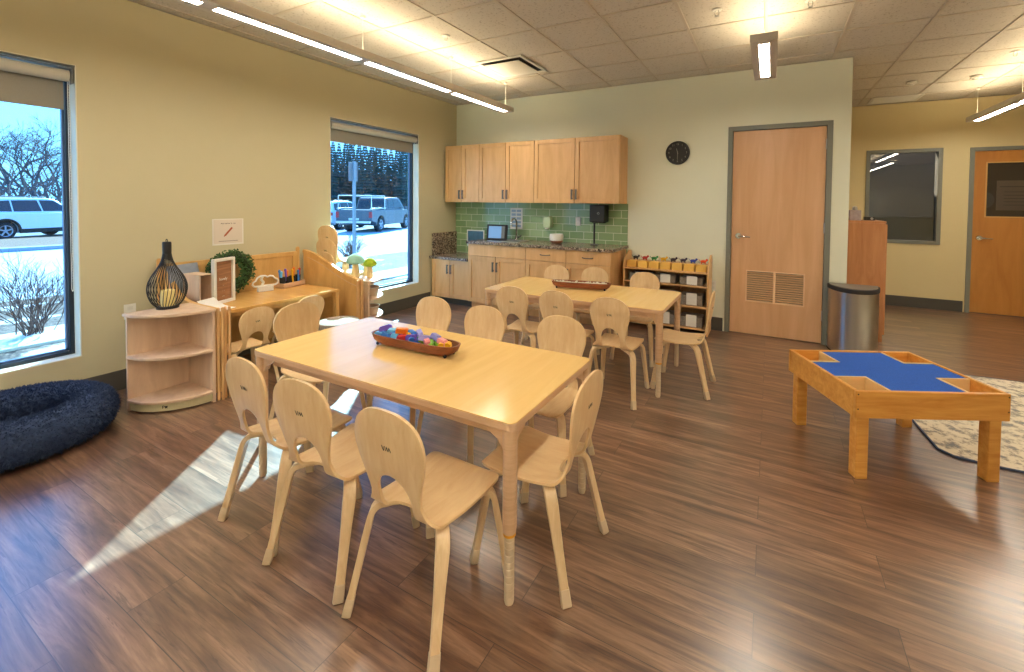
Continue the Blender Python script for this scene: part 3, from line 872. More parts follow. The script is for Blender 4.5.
for (lx, ly) in ((.68, -3.70), (.68, -2.69), (.10, -3.70), (.10, -2.69)):
    P(MB().box(lx, lx+.04, ly-.0, ly+.035, 0, .597).build('leg', M_panel, bevel=.003), desk)
scr = empty('wooden_screen', (.06, -3.2, 0)); tag(scr, 'low maple screen panel standing along the wall behind the desk', 'screen')
def flatpanel(parent, x, y0, y1, z0, z1):
    f = .045
    m = MB(); m.box(x-.016, x+.016, y0, y1, z1-f, z1).box(x-.016, x+.016, y0, y1, z0, z0+f).box(x-.016, x+.016, y0, y0+f, z0+f, z1-f).box(x-.016, x+.016, y1-f, y1, z0+f, z1-f)
    P(m.build('frame', M_panel, bevel=.003), parent)
    P(MB().box(x-.006, x+.006, y0+f, y1-f, z0+f, z1-f).build('panel', M_panel), parent)
flatpanel(scr, .045, -3.79, -2.66, .06, .955)
for y in (-3.805, -2.645):
    m = MB(); m.cyl((.05, y, 0), .018, .985, 14); m.ball((.05, y, .985), .018, 12)
    P(m.build('post', M_panel, smooth=40), scr)
def side_screen(label, x0, y0, x1, y1, za, zb, sy=1, q=0):
    e = empty('wooden_screen', (x0, y0, 0)); tag(e, label, 'screen')
    m = MB(); curved_panel(m, x0, x1, y0, y1, za, zb, .05, .022, .0, q=q); a = m.build('panel', M_panel, bevel=.004); P(a, e)
    # raised rim following the curve
    d = Vector((x1-x0, y1-y0, 0)); L = d.length; d.normalize(); n = 24
    pts = []
    for i in range(n+1):
        t = i/n; s_ = curve_s(t, q); pts.append(Vector((x0, y0, 0))+d*L*t+Vector((0, 0, za+(zb-za)*s_-.008)))
    m = MB(); m.ribbon(pts, (-d.y, d.x, 0), [.036]*len(pts), .03); P(m.build('top_rail', M_panel, smooth=45), e)
    pts2 = [p-Vector((0, 0, .055)) for p in pts[2:-1]]
    m = MB(); m.ribbon(pts2, (-d.y, d.x, 0), [.030]*len(pts2), .006); P(m.build('molding', M_edge, smooth=45), e)
    # front post of ribbed hinge strips
    for k, (off, r) in enumerate(((0, .011), (.024, .011), (.047, .010), (.069, .010))):
        c_ = Vector((x1, y1, 0))+d*.02+Vector((.012*(k % 2), sy*off, 0))
        m = MB(); m.cyl((c_.x, c_.y, .012), r, zb-.005, 14); m.ball((c_.x, c_.y, zb+.006), r*.95, 12); m.cyl((c_.x, c_.y, 0), r*.8, .013, 12)
        P(m.build('hinge_post', M_cab, smooth=40), e)
    c_ = Vector((x1+.06, y1+sy*.06, .075))
    P(MB().ball(tuple(c_), .014, 12).build('brass_knob', M_brass, smooth=60), e)
    return e
side_screen('curved maple end screen between the desk and the left corner shelf', .09, -3.775, .84, -3.768, .955, .675, 1, 5)
side_screen('curved maple end screen between the desk and the mushroom shelf', .09, -2.60, .82, -2.485, .965, .69, -1)

# ---------- quarter round shelves
def quarter_shelf(kx, ky, ang, R, h, label, levels, mark=True):
    e = empty('corner_shelf', (kx, ky, 0), math.radians(ang)); tag(e, label, 'shelf')
    # local: quarter fills x>=0,y>=0
    def qpts(r, off=0): return [(off, off)]+[(off+(r-off)*math.cos(PI/2*i/16), off+(r-off)*math.sin(PI/2*i/16)) for i in range(17)]
    MB().prism(qpts(R+.006), h-.02, h).build('top', M_pale, e, bevel=.003)
    MB().box(0, R-.012, 0, .018, .0, h-.02).build('side_panel', M_pale, e)
    MB().box(0, .018, .018, R-.012, .0, h-.02).build('side_panel', M_pale, e)
    for z in levels:
        MB().prism(qpts(R-.004, .018), z, z+.018).build('shelf', M_pale, e, bevel=.003)
    m = MB(); n = 16
    rr = R-.02
    a = [(rr*math.cos(PI/2*i/n), rr*math.sin(PI/2*i/n)) for i in range(n+1)]
    b_ = [((rr-.014)*math.cos(PI/2*i/n), (rr-.014)*math.sin(PI/2*i/n)) for i in range(n+1)]
    m.prism(a+b_[::-1], .012, levels[0]); m.build('toe_board', plain('toe_board_paint', C(206, 196, 156), .5) if 'toe_board_paint' not in MATS else MATS['toe_board_paint'], e)
    return e
qs = quarter_shelf(.495, -3.79, -90, .385, .69, 'pale birch quarter round corner shelf left of the desk, holding the black wire lantern', (.07, .375))
M = frame_axes((.70, .71, 0), (.71, -.70, 0), (0, 0, 0))
tx = text('mark', 'P\u03c0', .03, M_dark, Matrix.Identity(4), qs)
aa = math.radians(45); rr = .385-.0185
tx.matrix_local = frame_axes((-math.sin(aa), math.cos(aa), 0), (math.cos(aa), math.sin(aa), 0), (rr*math.cos(aa), rr*math.sin(aa), .04))
m = MB(); m.box(.3, .302, .0195, .085, .62, .632); 
MB().box(.06, .13, .0185, .0195, .61, .63).build('sticker', M_offw, qs)
qr = quarter_shelf(.49, -2.43, 0, .385, .672, 'pale corner shelf in front of the window topped with felt mushrooms', (.07, .27, .47))

# lantern on the left shelf
lt = empty('wire_lantern', (.56, -3.95, .69)); tag(lt, 'black wire onion shaped lantern with a cream candle inside, on the corner shelf', 'lantern')
MB().lathe([(0, 0), (.066, 0), (.066, .012), (.06, .018), (0, .018)], (0, 0, 0), 28).build('base', M_black, lt, smooth=40)
prof = [(.062, .012), (.088, .045), (.106, .09), (.114, .14), (.108, .19), (.088, .24), (.062, .285), (.040, .33), (.027, .375), (.022, .42), (.021, .46)]
def pint(z):
    for a, b_ in zip(prof, prof[1:]):
        if z <= b_[1]: return a[0]+(b_[0]-a[0])*(z-a[1])/(b_[1]-a[1])
    return prof[-1][0]
import bisect
def spl(t):
    # smooth catmull rom through prof
    n = len(prof)-1; f = t*n; i = min(int(f), n-1); u_ = f-i
    p = [prof[max(0, i-1)], prof[i], prof[i+1], prof[min(n, i+2)]]
    r_ = []
    for d in (0, 1):
        a, b_, c_, e_ = [q[d] for q in p]
        r_.append(.5*((2*b_)+(-a+c_)*u_+(2*a-5*b_+4*c_-e_)*u_*u_+(-a+3*b_-3*c_+e_)*u_**3))
    return r_
for i in range(34):
    a = 2*PI*i/34; pts = []
    for q in range(23):
        r_, z = spl(q/22); a2 = a+.25*math.sin(PI*q/22)
        pts.append((r_*math.cos(a2), r_*math.sin(a2), z))
    MB().tube(pts, .0024, 5).build('wire', M_black, lt, smooth=60)
MB().lathe([(0, .40), (.026, .40), (.0265, .475), (.024, .485), (0, .485)], (0, 0, 0), 20).build('neck', M_black, lt, smooth=40)
m = MB(); m.tube([(.012*math.cos(t), 0, .492+.012*math.sin(t)) for t in [2*PI*q/12 for q in range(13)]], .0025, 6); m.build('hanging_ring', M_black, lt)
cdl = MB().lathe([(0, .018), (.042, .018), (.042, .13), (.036, .134), (.03, .128), (0, .128)], (0, 0, 0), 24).build('candle', M_candle, smooth=40, loc=(.56, -3.95, .69))
tag(cdl, 'cream pillar candle standing inside the black wire lantern', 'candle')

# things on the desk
DZ = .624
bx = empty('magazine_box', (.34, -3.665, DZ), math.radians(8)); tag(bx, 'pale wooden upright box with round side holes on the left of the desk', 'box')
m = MB(); m.box(-.1, .1, -.05, -.04, 0, .26).box(-.1, -.09, -.04, .04, 0, .26).box(-.1, .1, .04, .05, 0, .26).box(-.09, .09, -.04, .04, 0, .01).box(-.09, .1, -.04, .04, .25, .26)
m.build('body', M_pale, bx, bevel=.002)
m = MB()
for z in (.06, .13, .20):
    Mx = Matrix.Translation((.1005, .045, z)) @ Matrix.Rotation(PI/2, 4, 'Y'); m.cyl((0, 0, 0), .006, .001, 12, M=Mx)
m.build('holes', M_dark, bx)
bd = MB(); bd.box(-.012, .0, -.13, .13, 0, .33)
o = bd.build('picture_board', plain('blue_grey_print', C(150, 160, 176), .4, noise=.35, scale=9), bevel=.002, loc=(.20, -3.655, DZ), rz=math.radians(20)); o.rotation_euler.y = -.22
tag(o, 'blue grey printed board leaning upright behind the lantern', 'board')
m = MB()
for i in range(9):
    pass
pts = [(.0, 0), (.05, .002), (.10, .012), (.15, .035), (.20, .07)]
m.ribbon([(p[0]-.1, 0, p[1]+.002) for p in pts], (0, 1, 0), [.15]*5, .0015)
o = m.build('curled_paper', M_paper, smooth=60, loc=(.60, -3.655, DZ), rz=math.radians(200)); tag(o, 'curled grey sheet of paper at the left end of the desk', 'paper')

fr = empty('message_frame', (.40, -3.52, DZ), math.radians(22)); tag(fr, 'white framed wooden message sign standing on the desk before the wreath', 'sign')
m = MB(); a, hh, f = .105, .375, .024
m.box(0, .03, -a, -a+f, 0, hh).box(0, .03, a-f, a, 0, hh).box(0, .03, -a+f, a-f, 0, f).box(0, .03, -a+f, a-f, hh-f, hh)
m.build('frame', M_white, fr, bevel=.003)
MB().box(.004, .012, -a+f, a-f, f, hh-f).build('board', wood('brown_plank', C(170, 124, 88), C(128, 86, 58), .6, (4, 2, 22), 2), fr)
for z, s_, tt in ((.20, .034, 'today I'), (.145, .03, 'feel'), (.10, .028, 'happy'), (.055, .028, 'and calm')):
    tx = text('lettering', '~ ~~~~' if False else {.20: 'lovely', .145: '\u00b7', .10: '\u00b7 \u00b7', .055: '\u00b7\u00b7\u00b7\u00b7'}[z], s_, M_white, frame_axes((0, 1, 0), (1, 0, 0), (.0125, 0, z)), fr)

# boxwood wreath
random.seed(5)
m = MB(); R0, r0 = .142, .06
for i in range(1500):
    a = random.uniform(0, 2*PI); b_ = random.uniform(0, 2*PI); rr = r0*(.55+.5*random.random())
    c_ = Vector((rr*math.cos(b_)*.75, (R0+rr*math.sin(b_))*math.cos(a), (R0+rr*math.sin(b_))*math.sin(a)))
    d = Vector((random.gauss(0, 1), random.gauss(0, 1), random.gauss(0, 1))).normalized()
    q = d.orthogonal().normalized(); L_ = random.uniform(.010, .017); Wd = L_*.55
    vs = [m.b.verts.new(c_+p) for p in (-d*L_, q*Wd, d*L_, -q*Wd)]
    m.b.faces.new(vs)
wr = empty('wreath', (.135, -3.32, DZ+.212)); tag(wr, 'round green boxwood wreath leaning on the screen behind the white framed sign', 'wreath')
lv = m.build('leaves', M_green, wr)
m = MB(); m.tube([(0, R0*math.cos(t), R0*math.sin(t)) for t in [2*PI*q/32 for q in range(33)]], .035, 8, cap=False); m.build('ring', plain('dark_moss', C(38, 56, 30), .9), wr)

# cloud lamp
cl = empty('cloud_lamp', (.22, -3.07, DZ), math.radians(-12)); tag(cl, 'small white cloud shaped lamp on a pale stand on the desk', 'lamp')
MB().box(-.02, .02, -.065, .065, 0, .045).build('stand', M_offw, cl, bevel=.004)
def cloud(s_):
    return [(x_*s_, z_*s_) for x_, z_ in [(-.09, 0), (-.105, .018), (-.1, .04), (-.078, .052), (-.066, .078), (-.036, .096), (-.004, .094), (.02, .08), (.04, .09), (.066, .082), (.078, .062), (.1, .052), (.11, .03), (.1, .008), (.085, 0)]]
m = MB(); pts = cloud(1); m.tube([(0, p[0], p[1]+.052) for p in pts]+[(0, pts[0][0], .052)], .0085, 8); m.tube([(0, -.03, .055), (0, -.015, .085), (0, -.035, .115), (0, -.02, .14)], .012, 8)
m.build('cloud', M_white, cl, smooth=60)

# craft caddy
cc = empty('craft_caddy', (.17, -2.80, DZ), math.radians(12)); tag(cc, 'low wooden caddy crowded with colourful craft tools at the right end of the desk', 'caddy')
m = MB(); m.box(-.06, .06, -.13, .13, 0, .012).box(-.06, -.05, -.13, .13, 0, .045).box(.05, .06, -.13, .13, 0, .045).box(-.05, .05, -.13, -.12, 0, .045).box(-.05, .05, .12, .13, 0, .045)
m.build('tray', M_edge, cc, bevel=.002)
for q, yy in enumerate((-.09, -.03, .03, .09)):
    MB().lathe([(0, .013), (.024, .013), (.028, .10), (.025, .10), (.022, .016), (0, .016)], (0, yy, 0), 16).build('cup', M_blackm, cc, smooth=40)
def craft(i, yy, xx, cn, zz, rr_, kind):
    m = MB(); m.cyl((0, 0, 0), rr_, zz, 8); m.lathe([(rr_, zz), (rr_*1.3, zz+.003), (rr_*1.1, zz+.02), (0, zz+.028)], (0, 0, 0), 8)
    o = m.build('craft_marker', MATS['block_'+cn], smooth=40, loc=(.17+xx, -2.80+yy, DZ+.02)); o.rotation_euler = (random.uniform(-.12, .12), random.uniform(-.12, .12), 0)
    tag(o, '%s marker standing in the %s of the craft caddy' % (cn, kind), 'marker', 'markers in the craft caddy')
for i, (yy, cn, kn) in enumerate(((-.10, 'light blue', 'leftmost cup'), (-.085, 'blue', 'leftmost cup'), (-.04, 'purple', 'second cup from the left'), (-.022, 'orange', 'second cup from the left'), (.022, 'yellow', 'third cup from the left'), (.038, 'orange', 'third cup from the left'), (.08, 'blue', 'rightmost cup'), (.10, 'red', 'rightmost cup'))):
    craft(i, yy+yy*0-.0, .012*(-1)**i, cn, .115+.012*(i % 3), .0095, kn)

# paper sign on the wall
sg = empty('notice_sheet', (.002, -3.275, 1.19)); tag(sg, 'white laminated sheet with a brown pencil picture taped above the desk', 'sign')
MB().box(0, .002, -.13, .13, -.12, .12).build('sheet', M_paper, sg)
MB().box(.0021, .0028, -.118, .118, -.106, .112).build('print', plain('print_cream', C(216, 204, 190), .6), sg)
text('lettering', 'my name is on', .021, M_dark, frame_axes((0, 1, 0), (1, 0, 0), (.003, .0, .078)), sg, ext=.0002)
m = MB(); Mx = Matrix.Translation((.003, 0, 0)) @ Matrix.Rotation(math.radians(-40), 4, 'X')
m.prism([(-.008, -.04), (0, -.06), (.008, -.04), (.008, .05), (-.008, .05)], 0, .0006, 'x', Mx); m.build('pencil_picture', plain('pencil_brown', C(164, 84, 52), .6), sg)
MB().box(.0029, .0034, -.08, .08, -.088, -.082).build('caption_line', plain('grey_line', C(150, 140, 128), .6), sg)
# outlets
def outlet(loc, ax, label):
    e = empty('power_outlet', loc); tag(e, label, 'outlet', 'wall outlets')
    if ax == 'x':
        MB().box(0, .006, -.036, .036, -.058, .058).build('plate', M_white, e, bevel=.002)
        for z in (-.025, .025): MB().box(.0055, .008, -.017, .017, z-.014, z+.014).build('socket', M_offw, e, bevel=.002)
    else:
        MB().box(-.036, .036, -.006, 0, -.058, .058).build('plate', M_white, e, bevel=.002)
        for z in (-.025, .025): MB().box(-.017, .017, -.008, -.0055, z-.014, z+.014).build('socket', M_offw, e, bevel=.002)
outlet((0, -3.975, .60), 'x', 'white wall outlet above the baseboard left of the corner shelf')
outlet((3.86, 0, .53), 'y', 'white wall outlet between the bin shelf and the louvered door')
outlet((2.12, -.014, 1.24), 'y', 'white outlet on the green tiles left of the black dispenser')

# mushrooms
def mushroom(x, y, h, r, mt, label):
    e = empty('felt_mushroom', (x, y, .672)); tag(e, label, 'mushroom', 'felt mushrooms on the corner shelf')
    MB().lathe([(0, 0), (r*.42, 0), (r*.5, .02), (r*.34, h*.5), (r*.30, h*.8), (0, h*.8)], (0, 0, 0), 18).build('stem', M_shell, e, smooth=50)
    MB().lathe([(0, h*.70), (r*.7, h*.68), (r, h*.76), (r*.96, h*.88), (r*.7, h*1.04), (r*.35, h*1.13), (0, h*1.16)], (0, 0, 0), 24).build('cap', mt, e, smooth=60)
mushroom(.575, -2.35, .225, .092, M_felt_t, 'largest felt mushroom with a pale teal cap beside the window')
mushroom(.70, -2.27, .185, .068, M_felt_g, 'felt mushroom with a lime green cap beside the window')
mushroom(.53, -2.185, .16, .055, M_felt_p, 'smallest felt mushroom, with a cream cap, beside the window')
# baskets in the right shelf
def basket(x, y, z, label):
    e = empty('wire_basket', (x, y, z)); tag(e, label, 'basket', 'baskets in the corner shelf by the window')
    m = MB(); m.lathe([(0, 0), (.075, 0), (.09, .085), (.092, .085), (.078, -.002), (0, -.002)], (0, 0, .003), 24); m.build('body', M_pale, e, smooth=40)
    m = MB()
    m.tube([(.093*math.cos(t), .093*math.sin(t), .088) for t in [2*PI*q/24 for q in range(25)]], .004, 6); m.build('rim', M_white, e)
basket(.70, -2.27, .489, 'small basket on the upper shelf of the corner unit by the window')
basket(.70, -2.27, .289, 'small basket on the middle shelf of the corner unit by the window')

# pouf behind the near table
pf = empty('round_pouf', (1.08, -2.93, 0)); tag(pf, 'round pouf with a speckled grey top between the desk and the near table', 'pouf')
MB().lathe([(0, 0), (.15, 0), (.165, .02), (.168, .36), (.16, .375), (0, .375)], (0, 0, 0), 32).build('body', M_pale, pf, smooth=40)
MB().lathe([(0, .375), (.165, .375), (.172, .395), (.165, .425), (.1, .44), (0, .442)], (0, 0, 0), 32).build('cushion', plain('speckled_fabric', C(164, 150, 134), .95, noise=.55, scale=90, bump=.4), pf, smooth=60)

# pet bed
def petbed():
    e = empty('pet_bed', (.475, -4.67, 0)); tag(e, 'shaggy navy blue round pet bed on the floor under the left window', 'pet bed')
    fur = plain('navy_shag', C(60, 74, 104), 1, spec=.1, noise=.5, scale=50, bump=.6)
    R0, r0 = .32, .124
    def surf(t, p):
        rx = 1.0; 
        return Vector(((R0+r0*math.cos(p))*math.cos(t)*rx, (R0+r0*math.cos(p))*math.sin(t)*rx, .128+.118*math.sin(p)))
    m = MB(); N, K = 64, 20; rg = []
    for i in range(N):
        t = 2*PI*i/N; rg.append([m.b.verts.new(surf(t, 2*PI*k/K)) for k in range(K)])
    for i in range(N):
        A, B = rg[i], rg[(i+1) % N]
        for k in range(K): m.b.faces.new([A[k], A[(k+1) % K], B[(k+1) % K], B[k]])
    m.build('bolster', fur, e, smooth=60)
    MB().lathe([(0, .012), (.36, .012), (.36, .05), (.28, .085), (0, .10)], (0, 0, 0), 48).build('cushion', fur, e, smooth=60)
    random.seed(11); m = MB()
    def tuft(p, n_):
        n_ = (n_+Vector((random.gauss(0, .45), random.gauss(0, .45), random.gauss(0, .45)))).normalized()
        L_ = random.uniform(.014, .028); q = n_.orthogonal().normalized()*.0032
        b_ = p+n_*L_+Vector((0, 0, -.25*L_))
        m.b.faces.new([m.b.verts.new(p-q), m.b.verts.new(p+q), m.b.verts.new(b_)])
    for i in range(20000):
        t = random.uniform(0, 2*PI); pp = random.uniform(-.9, PI+.6)
        p = surf(t, pp); c_ = Vector((R0*math.cos(t), R0*math.sin(t), .128)); tuft(p, (p-c_).normalized())
    for i in range(5000):
        a = random.uniform(0, 2*PI); r_ = .33*math.sqrt(random.random()); tuft(Vector((r_*math.cos(a), r_*math.sin(a), .098-.04*max(0, (r_-.2)/.13)*.5)), Vector((0, 0, 1)))
    m.build('shag_pile', fur, e)['kind'] = 'stuff'
petbed()

# ================================================================ kitchen
YU = -.33
def shaker(name, x0, x1, z0, z1, yf, parent, mat=M_cab, rail=.055):
    m = MB(); t = .021
    m.box(x0, x0+rail, yf-t, yf, z0, z1).box(x1-rail, x1, yf-t, yf, z0, z1).box(x0+rail, x1-rail, yf-t, yf, z0, z0+rail).box(x0+rail, x1-rail, yf-t, yf, z1-rail, z1)
    m.box(x0+rail, x1-rail, yf-t+.012, yf, z0+rail, z1-rail)
    return m.build(name, mat, parent, bevel=.0012)
def bar_handle(parent, x, z, yf, vert=True, L=.13):
    m = MB()
    if vert:
        m.tube([(x, yf, z-L/2+.012), (x, yf-.028, z-L/2+.012)], .005, 8); m.tube([(x, yf, z+L/2-.012), (x, yf-.028, z+L/2-.012)], .005, 8)
        m.box(x-.010, x+.010, yf-.036, yf-.028, z-L/2, z+L/2)
    else:
        pts = [(x-L/2+.01, yf, z), (x-L/2+.012, yf-.02, z), (x-L/4, yf-.03, z-.004), (x+L/4, yf-.03, z-.004), (x+L/2-.012, yf-.02, z), (x+L/2-.01, yf, z)]
        m.tube(pts, .0055, 8)
    return m.build('handle', M_bronze, parent, smooth=40)
def cab(name, x0, x1, z0, z1, depth, label, doors, drawers=None, toe=0, grp=None):
    e = empty(name, ((x0+x1)/2, 0, z0)); tag(e, label, 'cabinet', grp)
    cx = (x0+x1)/2; hw = (x1-x0)/2
    m = MB(); m.box(-hw+.0005, hw-.0005, -depth+.0, -.003, toe, z1-z0)
    if toe: m.box(-hw+.001, hw-.001, -depth+.07, -.01, 0, toe)
    m.build('carcass', M_cab, e, bevel=.001)
    dz0, dz1 = toe+.004, (z1-z0)-.004
    if drawers:
        dh = .155
        n = len(drawers)
        for a, b_, hnd in drawers:
            m = MB(); m.box(a-cx+.003, b_-cx-.003, -depth-.019, -depth, dz1-dh, dz1); d = m.build('drawer_front', M_cab, e, bevel=.0015)
            if hnd: bar_handle(d, (a+b_)/2-cx, dz1-dh/2, -depth-.019, False, .15)
        dz1 -= dh+.006
    for a, b_, side in doors:
        d = shaker('door', a-cx+.003, b_-cx-.003, dz0, dz1, -depth, e)
        hx = (b_-cx-.03) if side == 'r' else (a-cx+.03)
        hz_ = dz0+.11 if z0 > 1 else dz1-.13
        bar_handle(d, hx, hz_, -depth-.019)
    return e
def mid(a, b_): return (a+b_)/2
GU = 'wall cabinets above the kitchen counter'
ZU0, ZU1 = 1.487, 2.335
cab('upper_cabinet', .055, .685, ZU0, ZU1, .31, 'narrowest maple wall cabinet in the corner next to the window', [(.055, .37, 'r'), (.37, .685, 'l')], grp=GU)
cab('upper_cabinet', .686, 1.60, ZU0, ZU1, .31, 'middle maple wall cabinet above the sink and tablet', [(.686, 1.143, 'r'), (1.143, 1.60, 'l')], grp=GU)
cab('upper_cabinet', 1.601, 2.80, ZU0, ZU1, .31, 'widest maple wall cabinet at the right above the black dispenser', [(1.601, 2.20, 'r'), (2.20, 2.80, 'l')], grp=GU)
GB = 'base cabinets along the kitchen wall'
CT = .95
cab('base_cabinet', .035, .715, 0, .655, .58, 'low maple base cabinet under the lowered corner counter', [(.035, .375, 'r'), (.375, .715, 'l')], toe=.10, grp=GB)
cab('base_cabinet', .716, 1.645, 0, CT-.038, .60, 'tall maple base cabinet with two doors below the sink', [(.716, 1.18, 'r'), (1.18, 1.645, 'l')], [(.716, 1.645, False)], toe=.10, grp=GB)
cab('base_cabinet', 1.646, 2.80, 0, CT-.038, .60, 'wide maple base cabinet with two handled drawers behind the far table', [(1.646, 2.223, 'r'), (2.223, 2.80, 'l')], [(1.646, 2.223, True), (2.223, 2.80, True)], toe=.10, grp=GB)
o = struct(MB().box(.03, 2.80, -.515, -.505, 0, .098).build('trim_1', M_base))
o = MB().box(.70, 2.83, -.645, -.0, CT-.037, CT).build('countertop', M_granite, bevel=.004); tag(o, 'speckled brown granite countertop running under the green tiles', 'countertop')
lc = empty('low_countertop', (.35, -.3, .655)); tag(lc, 'lowered granite counter in the corner with a tall granite side splash', 'countertop')
MB().box(-.348, .349, -.32, .3, .0, .038).build('slab', M_granite, lc, bevel=.003)
MB().box(-.349, -.329, -.26, .3, .038, .37).build('side_splash', M_granite, lc, bevel=.002)
struct(MB().box(.0, 2.815, -.012, 0, .69, ZU0+.0).build('trim_2', M_tile))
# sink + faucet
sk = empty('sink', (1.18, -.30, CT)); tag(sk, 'round edged stainless sink rim set in the granite counter', 'sink')
m = MB(); m.box(-.24, .24, -.18, -.165, 0, .004).box(-.24, .24, .165, .18, 0, .004).box(-.24, -.225, -.165, .165, 0, .004).box(.225, .24, -.165, .165, 0, .004); m.build('rim', M_steel, sk)
MB().box(-.224, .224, -.164, .164, .0005, .0015).build('basin', M_grey, sk)
fc = empty('faucet', (1.19, -.10, CT)); tag(fc, 'chrome gooseneck faucet standing behind the sink', 'faucet')
m = MB(); m.cyl((0, 0, 0), .026, .05, 16, .02); m.tube([(0, 0, .05), (0, 0, .24)]+[(0, -.07+.07*math.cos(t), .24+.07*math.sin(t)) for t in [PI*q/10 for q in range(1, 11)]]+[(0, -.14, .20)], .012, 10); m.build('spout', M_chrome, fc, smooth=50)
m = MB(); m.tube([(.02, 0, .035), (.06, 0, .05), (.09, -.01, .075)], [.010, .008, .006], 8); m.build('handle', M_chrome, fc, smooth=50)
# tablet display
tb = empty('tablet_display', (1.00, -.34, CT), math.radians(12)); tag(tb, 'black framed display with a pale blue screen on the counter left of the faucet', 'tablet')
Rt = Matrix.Rotation(math.radians(-8), 4, 'X')
MB().box(-.15, .15, -.012, .05, .005, .225, Rt).build('case', M_black, tb, bevel=.008)
MB().box(-.118, .075, -.0135, -.0125, .03, .2, Rt).build('screen', emit('screen_blue', C(130, 178, 226), .75), tb)
MB().box(.076, .125, -.0135, -.0125, .03, .2, Rt).build('side_keys', M_grey, tb)
MB().box(-.07, .07, -.02, .07, 0, .008).build('foot', M_black, tb)
pc = empty('photo_card', (.55, -.10, CT)); 
pc.location = (.50, -.16, .694); tag(pc, 'framed landscape photo card propped on the lowered corner counter', 'picture')
MB().box(-.16, .16, 0, .012, .13, .375).build('frame', M_white, pc, bevel=.002)
MB().box(-.145, .145, -.001, .001, .20, .36).build('photo', plain('coast_photo', C(56, 92, 110), .4, noise=.5, scale=14), pc)
MB().box(-.12, .12, .0, .10, 0, .13).build('block_stand', M_offw, pc)
bk = empty('round_tin', (.62, -.34, .693)); tag(bk, 'small dark round tin with a white lid in the lowered counter corner', 'tin')
MB().lathe([(0, 0), (.035, 0), (.037, .06), (0, .06)], (0, 0, 0), 20).build('body', M_blackm, bk, smooth=40); MB().lathe([(0, .0605), (.038, .0605), (.036, .075), (0, .078)], (0, 0, 0), 20).build('lid', M_offw, bk, smooth=40)
# wall sheet over sink
ps = empty('posted_sheet', (1.135, -.014, 1.255)); tag(ps, 'white printed hand washing sheet posted on the green tiles behind the faucet', 'poster')
MB().box(-.105, .105, -.002, 0, -.155, .155).build('sheet', M_paper, ps)
m = MB()
for r_ in range(5):
    for c_ in range(2): m.box(-.085+.09*c_, -.01+.09*c_, -.0028, -.002, .095-.055*r_, .13-.055*r_)
m.build('step_pictures', plain('print_blue_grey', C(150, 172, 190), .6), ps)
bw = empty('soap_bowl', (1.92, -.27, CT)); tag(bw, 'cream ceramic pot with a brown glazed base on the counter', 'bowl')
MB().lathe([(0, 0), (.06, 0), (.082, .02), (.088, .04)], (0, 0, 0), 28).build('base', plain('brown_glaze', C(150, 96, 64), .3), bw, smooth=50)
MB().lathe([(.088, .04), (.094, .09), (.088, .125), (.082, .125), (.08, .05), (0, .04)], (0, 0, 0), 28).build('body', M_white, bw, smooth=50)
dp = empty('towel_dispenser', (2.455, -.014, 1.345)); tag(dp, 'black towel dispenser mounted on the green tiles at the right', 'dispenser')
MB().box(-.105, .105, -.17, 0, -.10, .125).build('cover', M_black, dp, bevel=.012)
MB().box(-.08, .08, -.14, -.05, -.11, -.099).build('outlet_slot', M_blackm, dp)
tx = text('emblem', 'o', .07, M_grey, frame_axes((1, 0, 0), (0, -1, 0), (.02, -.1704, .02)), dp)
ph = empty('towel_holder', (2.43, -.20, CT)); tag(ph, 'black upright post on the counter beneath the black dispenser', 'holder')
MB().lathe([(0, 0), (.05, 0), (.05, .008), (.012, .014), (.012, .27), (.017, .275), (.012, .285), (0, .285)], (0, 0, 0), 20).build('post', M_black, ph, smooth=40)
so = empty('dispenser_reflection', (1.68, -.014, 1.21)); tag(so, 'pale dispenser shape standing for a reflection in the green tiles above the cream pot', 'reflection')  # stands in for a reflection in the tiles, modelled as a solid shape
MB().prism([(-.055, -.07), (.055, -.07), (.062, .02), (.05, .09), (-.05, .09), (-.062, .02)], -.09, 0, 'y').build('body', plain('pale_green_reflection', C(196, 212, 170), .3), so, bevel=.01)
MB().box(-.02, .02, -.10, -.06, -.085, -.07).build('nozzle', M_offw, so)

# ================================================================ bin shelf
bs = empty('bin_shelf', (3.36, -.19, 0)); tag(bs, 'open maple shelf with rows of bins to the right of the kitchen', 'shelf')
L_ = .495; dpt = .155
m = MB()
side = [(-dpt, 0), (dpt, 0), (dpt, .88), (dpt-.03, .90), (dpt-.10, .90), (-dpt+.03, .82), (-dpt, .79)]
for sx_ in (-1, 1): MB().prism(side, sx_*L_-(.018 if sx_ > 0 else 0), sx_*L_+(.0 if sx_ > 0 else .018), 'x').build('side_panel', M_cab, bs, bevel=.004)
for z in (.06, .31, .545, .70): MB().box(-L_+.018, L_-.018, -dpt+.005, dpt-.01, z, z+.016).build('shelf_board', M_cab, bs, bevel=.002)
MB().box(-L_+.018, L_-.018, dpt-.01, dpt, .06, .765).build('back_panel', M_cab, bs)
M_bin = plain('yellow_wood_bin', C(236, 192, 96), .5)
tint = [C(40, 34, 34), C(190, 50, 40), C(40, 130, 60), C(236, 190, 30), C(60, 50, 60), C(70, 60, 80), C(50, 70, 160)]
tn = ['black', 'red', 'green', 'yellow', 'dark grey', 'dark purple', 'blue']
